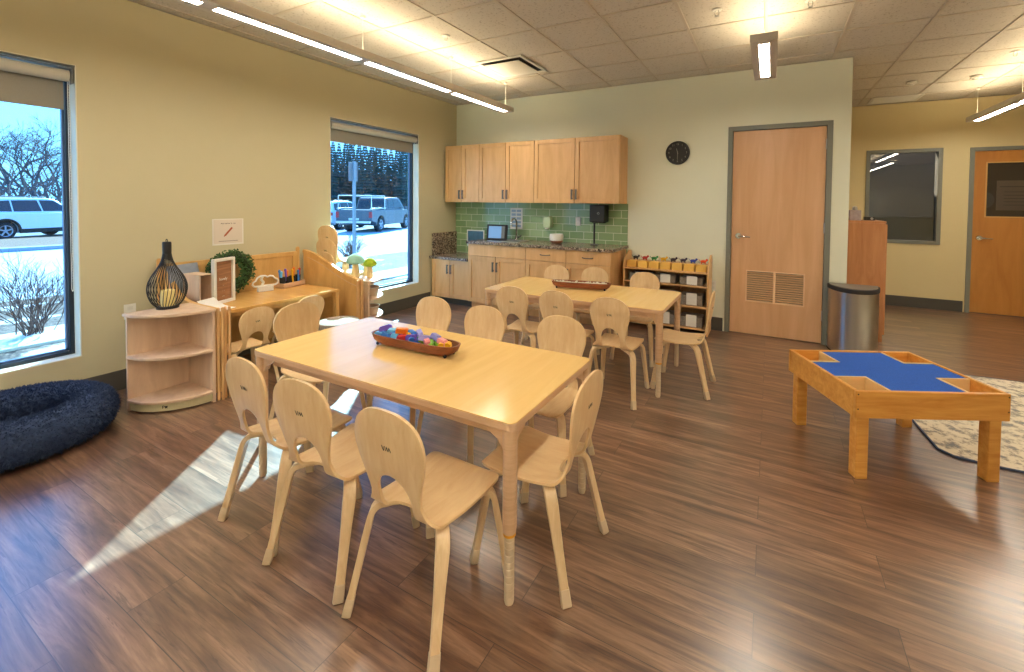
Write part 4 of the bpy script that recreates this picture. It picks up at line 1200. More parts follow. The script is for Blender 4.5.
for i in range(7):
    xx = 3.36-.405+.135*i
    e = empty('small_bin', (xx, -.245, .716)); tag(e, 'small square wooden bin on top of the shelf under the %s toys' % tn[i], 'bin', 'small bins on the top shelf')
    m = MB(); m.prism([(-.052, -.045), (.052, -.045), (.052, .045), (-.052, .045)], 0, .008, pts2=None)
    w2 = .058; hh_ = .075
    for a in ((-w2, -w2+.006, -.05, .05), (w2-.006, w2, -.05, .05), (-w2+.006, w2-.006, -.05, -.044), (-w2+.006, w2-.006, .044, .05)): m.box(a[0], a[1], a[2], a[3], 0, hh_)
    m.build('body', M_bin, e, bevel=.002)
random.seed(21)
def toy(x, cn, col, idx):
    mt = plain('toy_'+cn.replace(' ', '_'), col, .5)
    e = empty('toy_animal', (x, -.12, .834)); tag(e, '%s toy animal standing on the top ledge of the bin shelf' % cn, 'toy', 'toy animals on the bin shelf')
    e.location.z = .790
    m = MB(); m.ball((0, 0, .03), .028, 12, (1.25, .6, .62)); m.ball((.038, 0, .048), .014, 10); m.tube([(.028, 0, .035), (.036, 0, .045)], .01, 8)
    m.build('body', mt, e, smooth=60)
    for sx_ in (-.02, .02):
        for sy_ in (-.009, .009): MB().cyl((sx_, sy_, 0), .0055, .026, 8).build('leg', mt, e, smooth=40)
    MB().tube([(-.033, 0, .034), (-.045, 0, .042), (-.05, 0, .055)], .003, 6).build('tail', mt, e)
MB().box(-L_+.018, L_-.018, .005, dpt-.01, .774, .790).build('top_ledge', M_cab, bs, bevel=.002)
for i in range(8): toy(3.36-.40+.115*i, (tn+['orange'])[i], (tint+[C(230, 90, 40)])[i], i)
def clear_bin(x, z, wd, h, label, papers=True):
    e = empty('clear_bin', (x, -.19, z)); tag(e, label, 'bin', 'clear bins in the shelf')
    a, b_ = wd/2, .125
    m = MB(); t = .003
    m.box(-a, a, -b_, b_, 0, t).box(-a, a, -b_, -b_+t, t, h).box(-a, a, b_-t, b_, t, h).box(-a, -a+t, -b_+t, b_-t, t, h).box(a-t, a, -b_+t, b_-t, t, h)
    m.build('box', M_clear, e)
    MB().box(-a+.012, a-.012, -b_+.02, b_-.02, t, h*.72).build('contents', plain('dark_contents', C(170, 160, 152), .8, noise=.5, scale=40) if 'dark_contents' not in MATS else MATS['dark_contents'], e)
    MB().box(-a*.35, a*.5, -b_-.0015, -b_, h*.05, h*.9).build('label_card', M_paper, e)
rows = [(.562, .115, 'upper'), (.327, .16, 'middle'), (.077, .16, 'lower')]
for z, h, nm in rows:
    for k_, xx in enumerate((-.30, 0, .30)):
        clear_bin(3.36+xx, z, .27, h, 'clear plastic bin on the %s row of the bin shelf, %s' % (nm, ('left of three', 'in the middle', 'right of three')[k_]))

# ================================================================ clock
ck = empty('clock', (3.43, 0, 2.115)); tag(ck, 'round black wall clock left of the louvered door', 'clock')
Mx = Matrix.Rotation(PI/2, 4, 'X')
MB().lathe([(0, .002), (.136, .002), (.142, .012), (.142, .03), (.134, .036), (.130, .026), (0, .026)], (0, 0, 0), 48, Mx).build('case', M_black, ck, smooth=40)
M_num = plain('clock_numerals', C(170, 164, 150), .6)
for i in range(1, 13):
    a = math.radians(30*i)
    text('numeral', str(i), .034, M_num, frame_axes((1, 0, 0), (0, -1, 0), (.105*math.sin(a), -.0265, .105*math.cos(a))), ck, ext=.0003)
def hand(name, ang, L2, wd):
    a = math.radians(ang); d = Vector((math.sin(a), 0, math.cos(a)))
    m = MB(); m.ribbon([Vector((0, -.029, 0))-d*.015, Vector((0, -.029, 0))+d*L2], Vector((math.cos(a), 0, -math.sin(a))), [wd, wd*.6], .001); m.build(name, M_num, ck)
hand('hour_hand', 345, .055, .008); hand('minute_hand', 180, .09, .006)

# ================================================================ trash can
tr = empty('trash_can', (5.22, -.035, 0)); tag(tr, 'half round stainless steel trash can with a dark flat lid at the wall end', 'trash can')
def dshape(a, b_, y0=0, n=28): return [(a*math.cos(PI+PI*i/n), y0+b_*math.sin(PI+PI*i/n)) for i in range(n+1)]
MB().prism(dshape(.215, .33), .012, .63).build('body', M_steel, tr, smooth=30)
MB().prism(dshape(.222, .338, .006), .63, .672).build('lid_rim', M_blackm, tr, smooth=30, bevel=.004)
MB().prism(dshape(.205, .32, .002), .6725, .680).build('lid', plain('lid_grey', C(120, 116, 108), .35), tr, smooth=30)
MB().prism(dshape(.217, .332), 0, .0115).build('base_ring', M_blackm, tr, smooth=30)
MB().box(-.05, .05, -.37, -.32, .012, .028).build('pedal', M_blackm, tr, bevel=.004)

# ================================================================ wooden cabinet behind the wall end
lk = empty('tall_cabinet', (5.375, .72, 0)); tag(lk, 'chest high reddish wood cabinet seen past the wall end beside the trash can', 'cabinet')
MB().box(-.195, .185, -.30, .30, 0, 1.30).build('carcass', M_lock, lk, bevel=.003)
MB().box(-.2, .192, -.305, .305, 1.301, 1.325).build('top', M_lock, lk, bevel=.003)
for a, b_ in ((-.295, -.003), (.003, .295)):
    d = MB().box(.186, .204, a, b_, .08, 1.29).build('door', M_lock, lk, bevel=.002)
    yy = b_-.03 if a < -.1 else a+.03
    m = MB(); m.tube([(.204, yy, .62), (.228, yy, .63), (.228, yy, .72), (.204, yy, .73)], .005, 8); m.build('handle', M_steel, d, smooth=50)
MB().box(-.15, -.05, -.301, -.3005, .5, .56).build('knot', plain('knot_brown', C(138, 76, 40), .5), lk)
tx = empty('tissue_box', (5.315, .66, 1.325)); tag(tx, 'patterned cube tissue box on the reddish cabinet', 'tissue box')
MB().box(-.055, .055, -.055, .055, 0, .115).build('box', plain('tissue_print', C(170, 160, 168), .6, noise=.4, scale=30), tx, bevel=.003)
m = MB(); random.seed(9)
for q in range(7):
    a = q*.9; m.prism([(-.03, .1155), (.03, .1155), (.012+.004*q, .165-.003*q), (-.018, .150+.002*q)], -.001, .001, 'y', Matrix.Rotation(a, 4, 'Z'))
m.build('tissue', M_paper, tx)
rd = empty('small_radio', (5.45, .64, 1.325)); tag(rd, 'small black radio with a round silver dial on the reddish cabinet', 'radio')
MB().box(-.05, .05, -.03, .03, 0, .042).build('body', M_black, rd, bevel=.004)
MB().cyl((0, 0, 0), .014, .004, 16, M=Matrix.Translation((.02, -.0302, .022)) @ Matrix.Rotation(PI/2, 4, 'X')).build('dial', M_steel, rd, smooth=40)

# office furniture behind the office window
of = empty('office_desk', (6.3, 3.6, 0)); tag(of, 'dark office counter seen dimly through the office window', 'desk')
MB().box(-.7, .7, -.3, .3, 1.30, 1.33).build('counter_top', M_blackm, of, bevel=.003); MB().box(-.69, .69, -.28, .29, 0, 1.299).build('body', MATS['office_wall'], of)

# ================================================================ blue play table
bt = empty('play_table', (5.095, -2.165, 0), math.radians(26.2)); tag(bt, 'low golden pine play table with a blue felt top and corner pockets', 'table')
a, b_, zt, zf = .405, .335, .492, .345
t = .022
for nm, bxx in (('side_board', (-a, a, -b_, -b_+t)), ('side_board', (-a, a, b_-t, b_)), ('side_board', (-a, -a+t, -b_+t, b_-t)), ('side_board', (a-t, a, -b_+t, b_-t))):
    MB().box(bxx[0], bxx[1], bxx[2], bxx[3], zf, zt).build(nm, M_pine, bt, bevel=.004)
MB().box(-a+t, a-t, -b_+t, b_-t, .392, .402).build('pocket_floor', M_pine, bt)
px, py = .20, .115   # plus shape arms
plus = [(-a+t, -py), (-px, -py), (-px, -b_+t), (px, -b_+t), (px, -py), (a-t, -py), (a-t, py), (px, py), (px, b_-t), (-px, b_-t), (-px, py), (-a+t, py)]
MB().prism(plus, .470, .485).build('felt_top', M_fabb, bt)
M_trim = plain('pale_trim', C(228, 196, 138), .5)
for sx_ in (-1, 1):
    for sy_ in (-1, 1):
        x0_, x1_ = sorted((sx_*(px), sx_*(px+.014))); y0_, y1_ = sorted((sy_*py, sy_*(b_-t)))
        MB().box(x0_, x1_, y0_, y1_, .402, zt-.004).build('pocket_divider', M_trim, bt)
        x0_, x1_ = sorted((sx_*(px+.014), sx_*(a-t))); y0_, y1_ = sorted((sy_*(py), sy_*(py+.014)))
        MB().box(x0_, x1_, y0_, y1_, .402, zt-.004).build('pocket_divider', M_trim, bt)
for sx_ in (-1, 1):
    for sy_ in (-1, 1):
        lx, ly = sx_*(a-.055), sy_*(b_-.05)
        MB().box(lx-.032, lx+.032, ly-.03, ly+.03, 0, zf+.05).build('leg', M_pine, bt, bevel=.004)
m = MB()
for sx_ in (-1, 1):
    for k_ in (.02, .1): 
        Mx = Matrix.Translation((sx_*(a-.011), -b_-.0005, zf+.03+k_)) @ Matrix.Rotation(PI/2, 4, 'X'); m.cyl((0, 0, 0), .004, .001, 10, M=Mx)
m.build('screw_plugs', M_dark, bt)
for nm, lx, ly, cn, lab in (('toy_block', -.30, -.235, 'yellow', 'pale yellow block lying in the near pocket of the blue play table'), ('toy_block', -.27, .22, 'green', 'small dark green piece in the far left pocket of the blue play table')):
    Mr = Matrix.Rotation(math.radians(26.2), 4, 'Z'); p = Mr @ Vector((lx, ly, 0))
    o = MB().box(-.035, .035, -.025, .025, 0, .03).build(nm, MATS['block_'+cn], bevel=.003, loc=(5.095+p.x, -2.165+p.y, .403), rz=.6)
    if cn == 'green': o.scale = (.5, .5, .7)
    tag(o, lab, 'block')

# ================================================================ rug
rg_ = [(5.33, -1.55), (5.36, -1.95), (5.40, -2.07), (5.50, -2.105), (5.9, -2.08), (6.6, -2.04), (7.9, -1.98), (8.0, -1.85), (8.02, -.2), (7.9, -.08), (6.3, -.18), (5.60, -.42), (5.42, -.5), (5.36, -.7)]
rg_ = [(5.33, -1.6), (5.37, -2.04), (5.43, -2.10), (5.60, -2.12), (7.9, -2.02), (8.0, -1.9), (8.0, -.30), (7.9, -.2), (6.22, -.36), (5.6, -.42)]
def rug():
    e = empty('area_rug', (0, 0, 0)); tag(e, 'cream and grey distressed rug with a blue bound edge behind the play table', 'rug')
    m, n, b = new_mat('distressed_rug'); Lk = n.links.new
    tcn = n.nodes.new('ShaderNodeTexCoord'); v = n.nodes.new('ShaderNodeTexNoise'); v.inputs['Scale'].default_value = 13; v.inputs['Detail'].default_value = 9; v.inputs['Roughness'].default_value = .75
    Lk(tcn.outputs['Object'], v.inputs['Vector'])
    cr = n.nodes.new('ShaderNodeValToRGB'); e_ = cr.color_ramp.elements; e_[0].position = .40; e_[0].color = C(132, 134, 136); e_[1].position = .52; e_[1].color = C(222, 212, 190)
    x_ = e_.new(.46); x_.color = C(180, 168, 148)
    Lk(v.outputs[0], cr.inputs[0]); Lk(cr.outputs[0], b.inputs['Base Color']); b.inputs['Roughness'].default_value = 1
    v2 = n.nodes.new('ShaderNodeTexNoise'); v2.inputs['Scale'].default_value = 200; Lk(tcn.outputs['Object'], v2.inputs['Vector'])
    bp = n.nodes.new('ShaderNodeBump'); bp.inputs['Strength'].default_value = .5; bp.inputs['Distance'].default_value = .004; Lk(v2.outputs[0], bp.inputs['Height']); Lk(bp.outputs[0], b.inputs['Normal'])
    cx = sum(p[0] for p in rg_)/len(rg_); cy = sum(p[1] for p in rg_)/len(rg_)
    inn = [(cx+(p[0]-cx)*.985, cy+(p[1]-cy)*.98) for p in rg_]
    MB().prism(inn, .0, .012).build('pile', m, e)
    mm = MB()
    pts = [(p[0], p[1], .007) for p in inn]; pts.append(pts[0])
    # dense closed loop
    dp_ = []
    for a_, b__ in zip(pts, pts[1:]):
        for q in range(8): dp_.append(Vector(a_).lerp(Vector(b__), q/8))
    mm.tube(dp_+[dp_[0]], .007, 8); mm.build('binding', plain('slate_binding', C(74, 88, 116), .9), e, smooth=60)
rug()

# ================================================================ outdoors
GZ = -.12
struct(MB().box(-3.2, -WT, -40, 40, GZ-.3, GZ).build('ground_bed', M_snow))
struct(MB().box(-6.0, -3.2, -40, 40, GZ-.3, GZ-.004).build('ground_verge', M_snow))
struct(MB().box(-16.2, -6.0, -40, 60, GZ-.3, GZ-.06).build('ground_road', M_road))
struct(MB().box(-16.6, -16.2, -40, 8, GZ-.3, GZ+.06).build('ground_kerb', M_kerb))
struct(MB().box(-21.8, -16.6, -40, 8, GZ-.3, GZ+.02).build('ground_island', M_mulch))
struct(MB().box(-120, -16.2, 8, 120, GZ-.3, GZ-.062).build('ground_lot', M_lot))
struct(MB().box(-120, -21.8, -60, 8, GZ-.3, GZ-.062).build('ground_lot_far', M_lot))
struct(MB().box(-16.2, 6, 60, 120, GZ-.3, GZ-.062).build('ground_north', M_lot))
# sidewalk crossing the bed by the right hand window
struct(MB().box(-3.35, -2.55, -40, 40, GZ, GZ+.03).build('ground_walk', plain('walk_concrete', C(204, 206, 208), .85, noise=.06, scale=4)))

def bush(x, y, h, n, label, seed, tr=.0065):
    random.seed(seed); m = MB()
    def tw(p, d, L, r, dep):
        q = p+d*L; md = p+d*L*.5+Vector((random.gauss(0, .02), random.gauss(0, .02), .01))
        m.tube([p, md, q], [r, r*.8, r*.6], 4, cap=False)
        if dep > 0:
            for _ in range(random.choice((2, 2, 3))):
                nd = (d+Vector((random.gauss(0, .38), random.gauss(0, .38), random.gauss(.15, .2)))).normalized()
                tw(p+d*L*random.uniform(.55, 1), nd, L*random.uniform(.55, .8), r*.62, dep-1)
    for i in range(n):
        a = random.uniform(0, 2*PI); tl = random.uniform(.15, .85)
        d = Vector((math.cos(a)*tl, math.sin(a)*tl, 1)).normalized()
        tw(Vector((random.gauss(0, .05), random.gauss(0, .05), 0)), d, h*random.uniform(.35, .5), tr, 3)
    o = m.build('bare_shrub', plain('twig_brown', C(96, 66, 58), .8) if 'twig_brown' not in MATS else MATS['twig_brown'], loc=(x, y, GZ))
    tag(o, label, 'shrub', 'leafless shrubs outside the windows')
bush(-3.1, -3.80, .95, 34, 'leafless brown shrub in the snow outside the left window', 4)
bush(-4.9, 1.85, .8, 26, 'leafless shrub outside the kitchen side window beside the sign post', 6, .011)

# sign post
spp = empty('sign_post', (-3.35, .76, GZ)); tag(spp, 'grey metal parking sign on a post seen from behind through the window', 'sign')
MB().box(-.025, .025, -.025, .025, 0, 2.45).build('post', plain('galvanised', C(150, 160, 172), .5, .4), spp)
MB().box(-.04, -.03, -.11, .11, 2.03, 2.43).build('sign_plate', plain('sign_back_grey', C(132, 140, 152), .5), spp, bevel=.01)

# ---- vehicles
M_tire = plain('tire', C(30, 34, 40), .8); M_rim = plain('alloy', C(170, 180, 196), .35, .6)
M_cglass = plain('car_glass', C(26, 38, 58), .1)
def wheel(parent, x, y, r, w_):
    sgn = 1 if y > 0 else -1
    M = Matrix.Translation((x, y, r)) @ Matrix.Rotation(-PI/2*sgn, 4, 'X')
    tw = MB().lathe([(r*.62, w_/2), (r*.92, w_/2), (r, w_*.32), (r, -w_*.4), (r*.9, -w_/2), (0, -w_/2)], (0, 0, 0), 32, M).build('tire', M_tire, parent, smooth=40)
    m = MB(); m.lathe([(r*.56, w_*.46), (r*.64, w_*.5), (r*.64, w_*.3), (r*.56, w_*.3), (r*.56, w_*.46)], (0, 0, 0), 32, M)
    for i in range(5):
        Mi = M @ Matrix.Rotation(2*PI*i/5, 4, 'Z')
        m.box(-r*.07, r*.07, 0, r*.6, w_*.36, w_*.44, Mi)
    m.cyl((0, 0, w_*.34), r*.16, w_*.12, 16, M=M); m.build('rim', M_rim, tw, smooth=40)
    MB().cyl((0, 0, w_*.1), r*.56, .01, 24, M=M).build('wheel_disc', M_blackm, tw)
def body_sweep(sections, prof_side, mat, name, parent, bev=.04):
    pass
def suv(loc, rz, paint, label, grp=None, length=4.6, h=1.68, wdt=1.86):
    """front towards +x, driver side -y"""
    e = empty('parked_suv', loc, rz); tag(e, label, 'car', grp)
    L = length/2; hw = wdt/2
    def outline(seq): return seq
    # lower body with wheel arches
    wr_ = .36; xw = (-L+.88, L-.92)
    low = [(-L+.02, .42), (-L, .62), (-L+.03, 1.0), (-L+.12, 1.10), (L-1.25, 1.06), (L-.45, .98), (L-.08, .84), (L, .62), (L-.03, .38)]
    arch = []
    for xc in (xw[1], xw[0]):
        arch += [(xc+(wr_+.07)*math.cos(t), .36+(wr_+.07)*math.sin(t)) for t in [math.radians(-12+(204)*q/14) for q in range(15)]]
    pts = low+[(xw[1]+.6, .27)]+arch[:15]+[(xw[1]-.55, .25), (xw[0]+.55, .25)]+arch[15:]+[(xw[0]-.55, .30)]
    MB().prism(pts, -hw, hw, 'y').build('body', paint, e, bevel=.05, bseg=3, smooth=40)
    MB().box(xw[0]-.3, xw[1]+.3, -hw+.12, hw-.12, .26, .9).build('underbody', M_blackm, e)
    # greenhouse (tapered)
    g0 = [(-L+.14, 1.08), (-L+.42, h-.07), (-L+.75, h), (L-2.25, h), (L-1.95, h-.05), (L-1.2, 1.05)]
    m = MB(); A = [m.b.verts.new((p[0], -hw+.05+(p[1]-1.05)*.28, p[1])) for p in g0]; B = [m.b.verts.new((p[0], hw-.05-(p[1]-1.05)*.28, p[1])) for p in g0]
    m.b.faces.new(A); m.b.faces.new(B[::-1])
    for i in range(len(g0)): m.b.faces.new([A[i], B[i], B[(i+1) % len(g0)], A[(i+1) % len(g0)]])
    m.build('cabin', paint, e, bevel=.04, bseg=3, smooth=40)
    # windows per side
    for sg in (-1, 1):
        for k_, w_ in enumerate(([(-L+.42, 1.14), (-L+.50, h-.16), (-L+1.12, h-.11), (-L+1.12, 1.12)], [(-L+1.18, 1.12), (-L+1.18, h-.11), (-L+2.02, h-.10), (-L+2.10, 1.12)], [(-L+2.16, 1.12), (-L+2.10, h-.10), (L-2.02, h-.11), (L-1.40, 1.12)])):
            m = MB(); off = .012
            f_ = lambda z, o_: sg*(hw-.05-(z-1.05)*.28+o_)
            A = [m.b.verts.new((p[0], f_(p[1], off), p[1])) for p in w_]; B = [m.b.verts.new((p[0], f_(p[1], -.02), p[1])) for p in w_]
            m.b.faces.new(A); m.b.faces.new(B[::-1])
            for i in range(4): m.b.faces.new([A[i], B[i], B[(i+1) % 4], A[(i+1) % 4]])
            m.build('side_window', M_cglass, e)
        # arch trim and sill
        for xc in xw:
            m = MB(); m.tube([(xc+(wr_+.09)*math.cos(t), sg*(hw-.01), .36+(wr_+.09)*math.sin(t)) for t in [math.radians(-10+200*q/16) for q in range(17)]], .045, 8); m.build('arch_trim', M_blackm, e, smooth=60)
        MB().box(xw[0]+.45, xw[1]-.45, *sorted((sg*(hw-.06), sg*(hw+.012))), .24, .42).build('sill', M_blackm, e, bevel=.02)
        m = MB()
        for xx in (-L+2.0, -L+1.25): m.box(xx-.1, xx+.06, *sorted((sg*hw, sg*(hw+.03))), .90, .925)
        m.build('door_handle', paint, e)
        MB().ball((L-1.45, sg*(hw+.09), 1.12), .09, 12, (.7, 1, .8)).build('mirror', paint, e, smooth=60)
        MB().tube([(-L+.7, sg*(hw-.32), h+.03), (0, sg*(hw-.30), h+.05), (L-2.2, sg*(hw-.32), h+.03)], .018, 8).build('roof_rail', M_grey, e)
        MB().box(-L-.01, -L+.10, *sorted((sg*(hw-.28), sg*(hw+.005))), .84, 1.02).build('tail_lamp', plain('tail_red', C(190, 40, 44), .3) if 'tail_red' not in MATS else MATS['tail_red'], e, bevel=.01)
        MB().box(L-.22, L-.02, *sorted((sg*(hw-.4), sg*(hw-.02))), .72, .84).build('headlamp', M_offw, e, bevel=.02)
        for xc in xw: wheel(e, xc, sg*(hw-.13), wr_, .24)
    m = MB(); ws_ = [(L-1.93, h-.06), (L-1.25, 1.10)]
    A = [m.b.verts.new((ws_[0][0]+.02, y_, ws_[0][1]+.0)) for y_ in (-hw+.28, hw-.28)]; B = [m.b.verts.new((ws_[1][0]+.02, y_, ws_[1][1])) for y_ in (hw-.14, -hw+.14)]
    m.b.faces.new(A+B); m.build('windshield', M_cglass, e)
    m = MB(); A = [m.b.verts.new((-L+.395, y_, h-.14)) for y_ in (-hw+.3, hw-.3)]; B = [m.b.verts.new((-L+.19, y_, 1.16)) for y_ in (hw-.16, -hw+.16)]
    m.b.faces.new(A+B); m.build('rear_window', M_cglass, e)
    MB().box(L-.02, L+.012, -.5, .5, .5, .7).build('grille', M_black, e); MB().box(-L-.02, -L+.02, -.26, .26, .70, .82).build('licence_plate', M_offw, e)
    return e
M_wpaint = plain('white_car_paint', C(226, 232, 240), .25); M_tpaint = plain('grey_truck_paint', C(86, 90, 98), .3)
suv((-23.6, .62, GZ-.06), math.radians(115), M_wpaint, 'white SUV parked beyond the mulch strip, seen through the left window')
suv((-19.6, 12.5, GZ-.06), math.radians(114), M_wpaint, 'white SUV partly hidden behind the grey pickup truck')
def truck(loc, rz):
    e = empty('pickup_truck', loc, rz); tag(e, 'grey pickup truck with a white ladder rack parked outside the window', 'truck')
    L, hw = 2.9, .98; wr_ = .41; xw = (-L+1.15, L-1.0); paint = M_tpaint
    low = [(-L, .62), (-L, 1.22), (-L+1.9, 1.22), (-L+1.95, 1.20), (L-1.6, 1.22), (L-.5, 1.16), (L-.05, 1.05), (L, .7), (L-.02, .45)]
    arch = []
    for xc in (xw[1], xw[0]): arch += [(xc+(wr_+.08)*math.cos(t), .41+(wr_+.08)*math.sin(t)) for t in [math.radians(-8+196*q/14) for q in range(15)]]
    pts = low+[(xw[1]+.62, .38)]+arch[:15]+[(xw[1]-.62, .36), (xw[0]+.62, .40)]+arch[15:]+[(xw[0]-.62, .52)]
    MB().prism(pts, -hw, hw, 'y').build('body', paint, e, bevel=.04, bseg=3, smooth=40)
    MB().box(xw[0]-.35, xw[1]+.35, -hw+.14, hw-.14, .36, 1.0).build('underbody', M_blackm, e)
    g0 = [(-L+1.98, 1.2), (-L+2.08, 1.86), (-L+2.3, 1.92), (L-1.95, 1.92), (L-1.7, 1.86), (L-1.05, 1.2)]
    m = MB(); fy = lambda z: hw-.05-(z-1.2)*.22
    A = [m.b.verts.new((p[0], -fy(p[1]), p[1])) for p in g0]; B = [m.b.verts.new((p[0], fy(p[1]), p[1])) for p in g0]
    m.b.faces.new(A); m.b.faces.new(B[::-1])
    for i in range(6): m.b.faces.new([A[i], B[i], B[(i+1) % 6], A[(i+1) % 6]])
    m.build('cab', paint, e, bevel=.04, bseg=3, smooth=40)
    m = MB(); A = [m.b.verts.new((-L+2.055, y_, 1.80)) for y_ in (-.72, .72)]; B = [m.b.verts.new((-L+1.975, y_, 1.30)) for y_ in (.8, -.8)]
    m.b.faces.new(A+B); m.build('rear_window', M_cglass, e)
    for sg in (-1, 1):
        for w_ in ([(-L+2.16, 1.28), (-L+2.22, 1.80), (-L+2.95, 1.82), (-L+2.95, 1.28)], [(-L+3.03, 1.28), (-L+3.03, 1.82), (L-1.95, 1.80), (L-1.35, 1.28)]):
            m = MB(); A = [m.b.verts.new((p[0], sg*(fy(p[1])+.012), p[1])) for p in w_]; B = [m.b.verts.new((p[0], sg*(fy(p[1])-.02), p[1])) for p in w_]
            m.b.faces.new(A); m.b.faces.new(B[::-1])
            for i in range(4): m.b.faces.new([A[i], B[i], B[(i+1) % 4], A[(i+1) % 4]])
            m.build('side_window', M_cglass, e)
        for xc in xw: wheel(e, xc, sg*(hw-.14), wr_, .27)
        MB().box(-L-.012, -L+.08, *sorted((sg*(hw-.16), sg*(hw+.004))), .80, 1.12).build('tail_lamp', MATS['tail_red'], e, bevel=.01)
        MB().ball((L-1.5, sg*(hw+.13), 1.30), .12, 12, (.6, 1, .9)).build('mirror', paint, e, smooth=60)
    # ladder rack
    m = MB(); rz_ = 1.98; r_ = .03
    for xx in (-L+.12, -L+1.75):
        m.tube([(xx, -hw+.07, 1.22), (xx, -hw+.07, rz_), (xx, hw-.07, rz_), (xx, hw-.07, 1.22)], r_, 8)
    for sg in (-1, 1): m.tube([(-L+.0, sg*(hw-.07), rz_ if False else 1.30), (-L+1.9, sg*(hw-.07), 1.30)], r_*.8, 8)
    m.build('ladder_rack', M_white, e, smooth=50)
    MB().box(-L-.14, -L, -hw+.05, hw-.05, .50, .64).build('bumper', M_steel, e, bevel=.02)
    MB().box(-L-.012, -L, -.28, .28, .66, .78).build('licence_plate', M_offw, e)
truck((-16.3, 12.75, GZ-.06), math.radians(114))

# ---- trees
def bare_tree(x, y, h, label, seed):
    random.seed(seed); m = MB()
    def br(p, d, L, r, dep):
        pts = [p]; q = p
        for i in range(3):
            d = (d+Vector((random.gauss(0, .10), random.gauss(0, .10), random.gauss(.02, .06)))).normalized(); q = q+d*L/3; pts.append(q)
        m.tube(pts, [r, r*.9, r*.8, r*.68], 5 if dep > 2 else 3, cap=False)
        if dep > 0:
            for k_ in range(random.choice((2, 3, 3))):
                nd = (d+Vector((random.gauss(0, .55), random.gauss(0, .55), random.gauss(.05, .3)))).normalized()
                br(pts[random.choice((2, 3, 3))], nd, L*random.uniform(.62, .82), r*.62, dep-1)
    br(Vector((0, 0, 0)), Vector((0, 0, 1)), h*.27, h*.013, 6)
    o = m.build('bare_tree', plain('bark_grey', C(92, 84, 88), .9) if 'bark_grey' not in MATS else MATS['bark_grey'], loc=(x, y, GZ-.1)); tag(o, label, 'tree', 'leafless trees beyond the parking lot')
def heading(px, d):
    h = math.radians(27.65)-math.atan((px-544.5)/431.35)
    return 4.45-math.sin(h)*d, -5.45+math.cos(h)*d
bt_names = ['at the left edge of the left window', 'second from the left in the left window', 'in the middle of the left window', 'fourth from the left in the left window', 'at the right edge of the left window']
for i, (p_, d_, h_) in enumerate(((-4, 52, 9.5), (14, 46, 9), (30, 50, 10), (47, 45, 8.6), (62, 49, 9.6))):
    x_, y_ = heading(p_, d_); bare_tree(x_, y_, h_, 'leafless tree behind the white SUV, '+bt_names[i], 2+i)
for i, (p_, d_, h_) in enumerate(((9, 62, 11), (50, 61, 11))):
    x_, y_ = heading(p_, d_); bare_tree(x_, y_, h_, 'distant leafless tree seen high in the left window, '+('at the left', 'at the right')[i], 22+i)
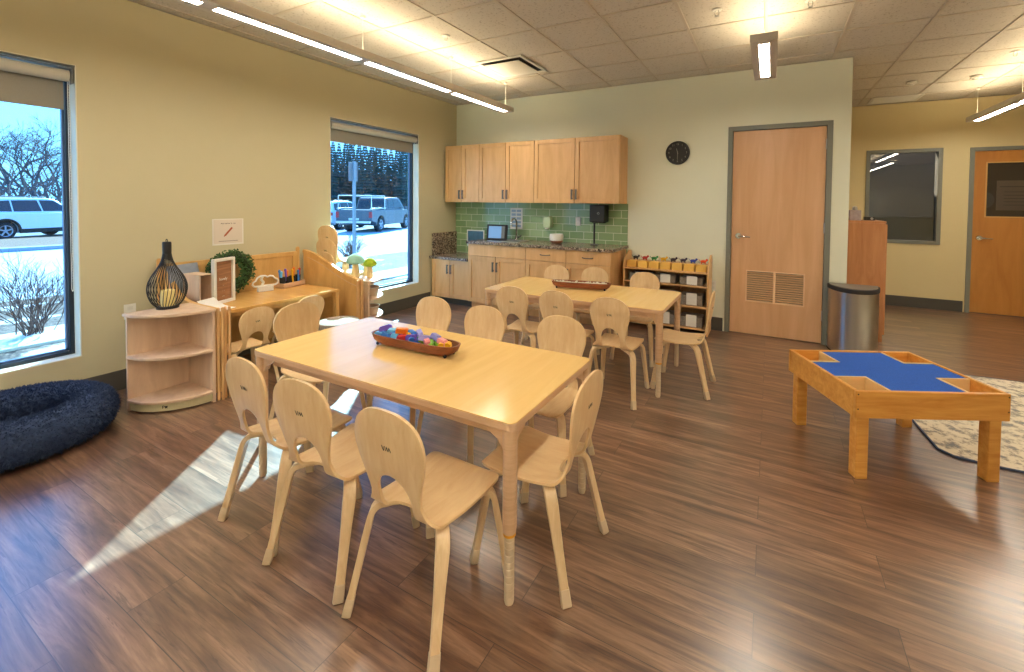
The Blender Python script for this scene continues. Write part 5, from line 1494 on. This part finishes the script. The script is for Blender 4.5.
def evergreen(x, y, h, r, label, seed):
    random.seed(seed); m = MB(); m.cyl((0, 0, 0), .16, h*.5, 8, .08)
    tr_ = m.build('trunk', MATS['bark_grey'])
    m = MB(); n = int(h*3.4)
    for i in range(n):
        z = h*.06+h*.94*(i/n)**.95; rr = r*(1-z/h)**.85*random.uniform(.85, 1.1)
        k_ = max(5, int(15*rr/r)+5)
        for j in range(k_):
            a = 2*PI*(j+random.random()*.7)/k_; L2 = rr*random.uniform(.75, 1.1); d = Vector((math.cos(a), math.sin(a), 0)); s_ = Vector((-d.y, d.x, 0))
            p0 = Vector((0, 0, z)); p1 = d*L2*.6+Vector((0, 0, z-L2*.12)); p2 = d*L2+Vector((0, 0, z-L2*.22+.05))
            w1 = .16+L2*.20
            v = [m.b.verts.new(q) for q in (p0, p1+s_*w1-Vector((0, 0, .12)), p2, p1-s_*w1-Vector((0, 0, .12)), p1+Vector((0, 0, .16)))]
            m.b.faces.new([v[0], v[1], v[4]]); m.b.faces.new([v[1], v[2], v[4]]); m.b.faces.new([v[2], v[3], v[4]]); m.b.faces.new([v[3], v[0], v[4]])
    e = empty('evergreen_tree', (x, y, GZ-.1)); tag(e, label, 'tree', 'evergreens beyond the truck')
    m.build('foliage', plain('spruce_green', C(62, 88, 84), .9, noise=.4, scale=3) if 'spruce_green' not in MATS else MATS['spruce_green'], e); tr_.parent = e
def ray(px, d):      # ground point seen in a given direction at a distance, from the doorway side of the room
    h = math.radians(27.65)-math.atan((px-544.5)/431.35)
    return 4.45-math.sin(h)*d, -5.45+math.cos(h)*d
nms = ['first from the left', 'second from the left', 'third from the left', 'fourth from the left', 'fourth from the right', 'third from the right', 'second from the right', 'first from the right']
for i in range(8):
    x_, y_ = ray(326+13*i, 46+1.5*(i % 3)); evergreen(x_, y_, (8.6, 7.6, 8.9, 7.8, 8.6, 7.5, 8.3, 7.8)[i], 1.7, 'tall dark evergreen behind the pickup truck, %s in the front row' % nms[i], 30+i)
for i in range(7):
    x_, y_ = ray(333+13*i, 56+1.5*(i % 2)); evergreen(x_, y_, (9.0, 9.8, 9.1, 9.6, 8.9, 9.7, 9.2)[i], 1.9, 'dark evergreen in the second row beyond the truck, %s' % (nms[:4]+nms[5:])[i], 50+i)
def hedge(x0, y0, x1, y1, h, label, seed, mt):
    random.seed(seed); m = MB(); n = 1400; L2 = math.hypot(x1-x0, y1-y0)
    for i in range(n):
        t = random.random(); z = h*random.random()**.8*(.7+.3*math.sin(t*9+1)); p = Vector((x0+(x1-x0)*t+random.gauss(0, .8), y0+(y1-y0)*t+random.gauss(0, .8), GZ+z))
        d = Vector((random.gauss(0, .6), random.gauss(0, .6), 1)).normalized(); m.tube([p, p+d*random.uniform(.5, 1.4)], [.03, .008], 3, cap=False)
    o = m.build('brush', mt); tag(o, label, 'brush', kind='stuff')
hedge(-38, -8, -36, 9, 2.6, 'tangled bare brush along the far side of the parking lot', 70, MATS['bark_grey'])
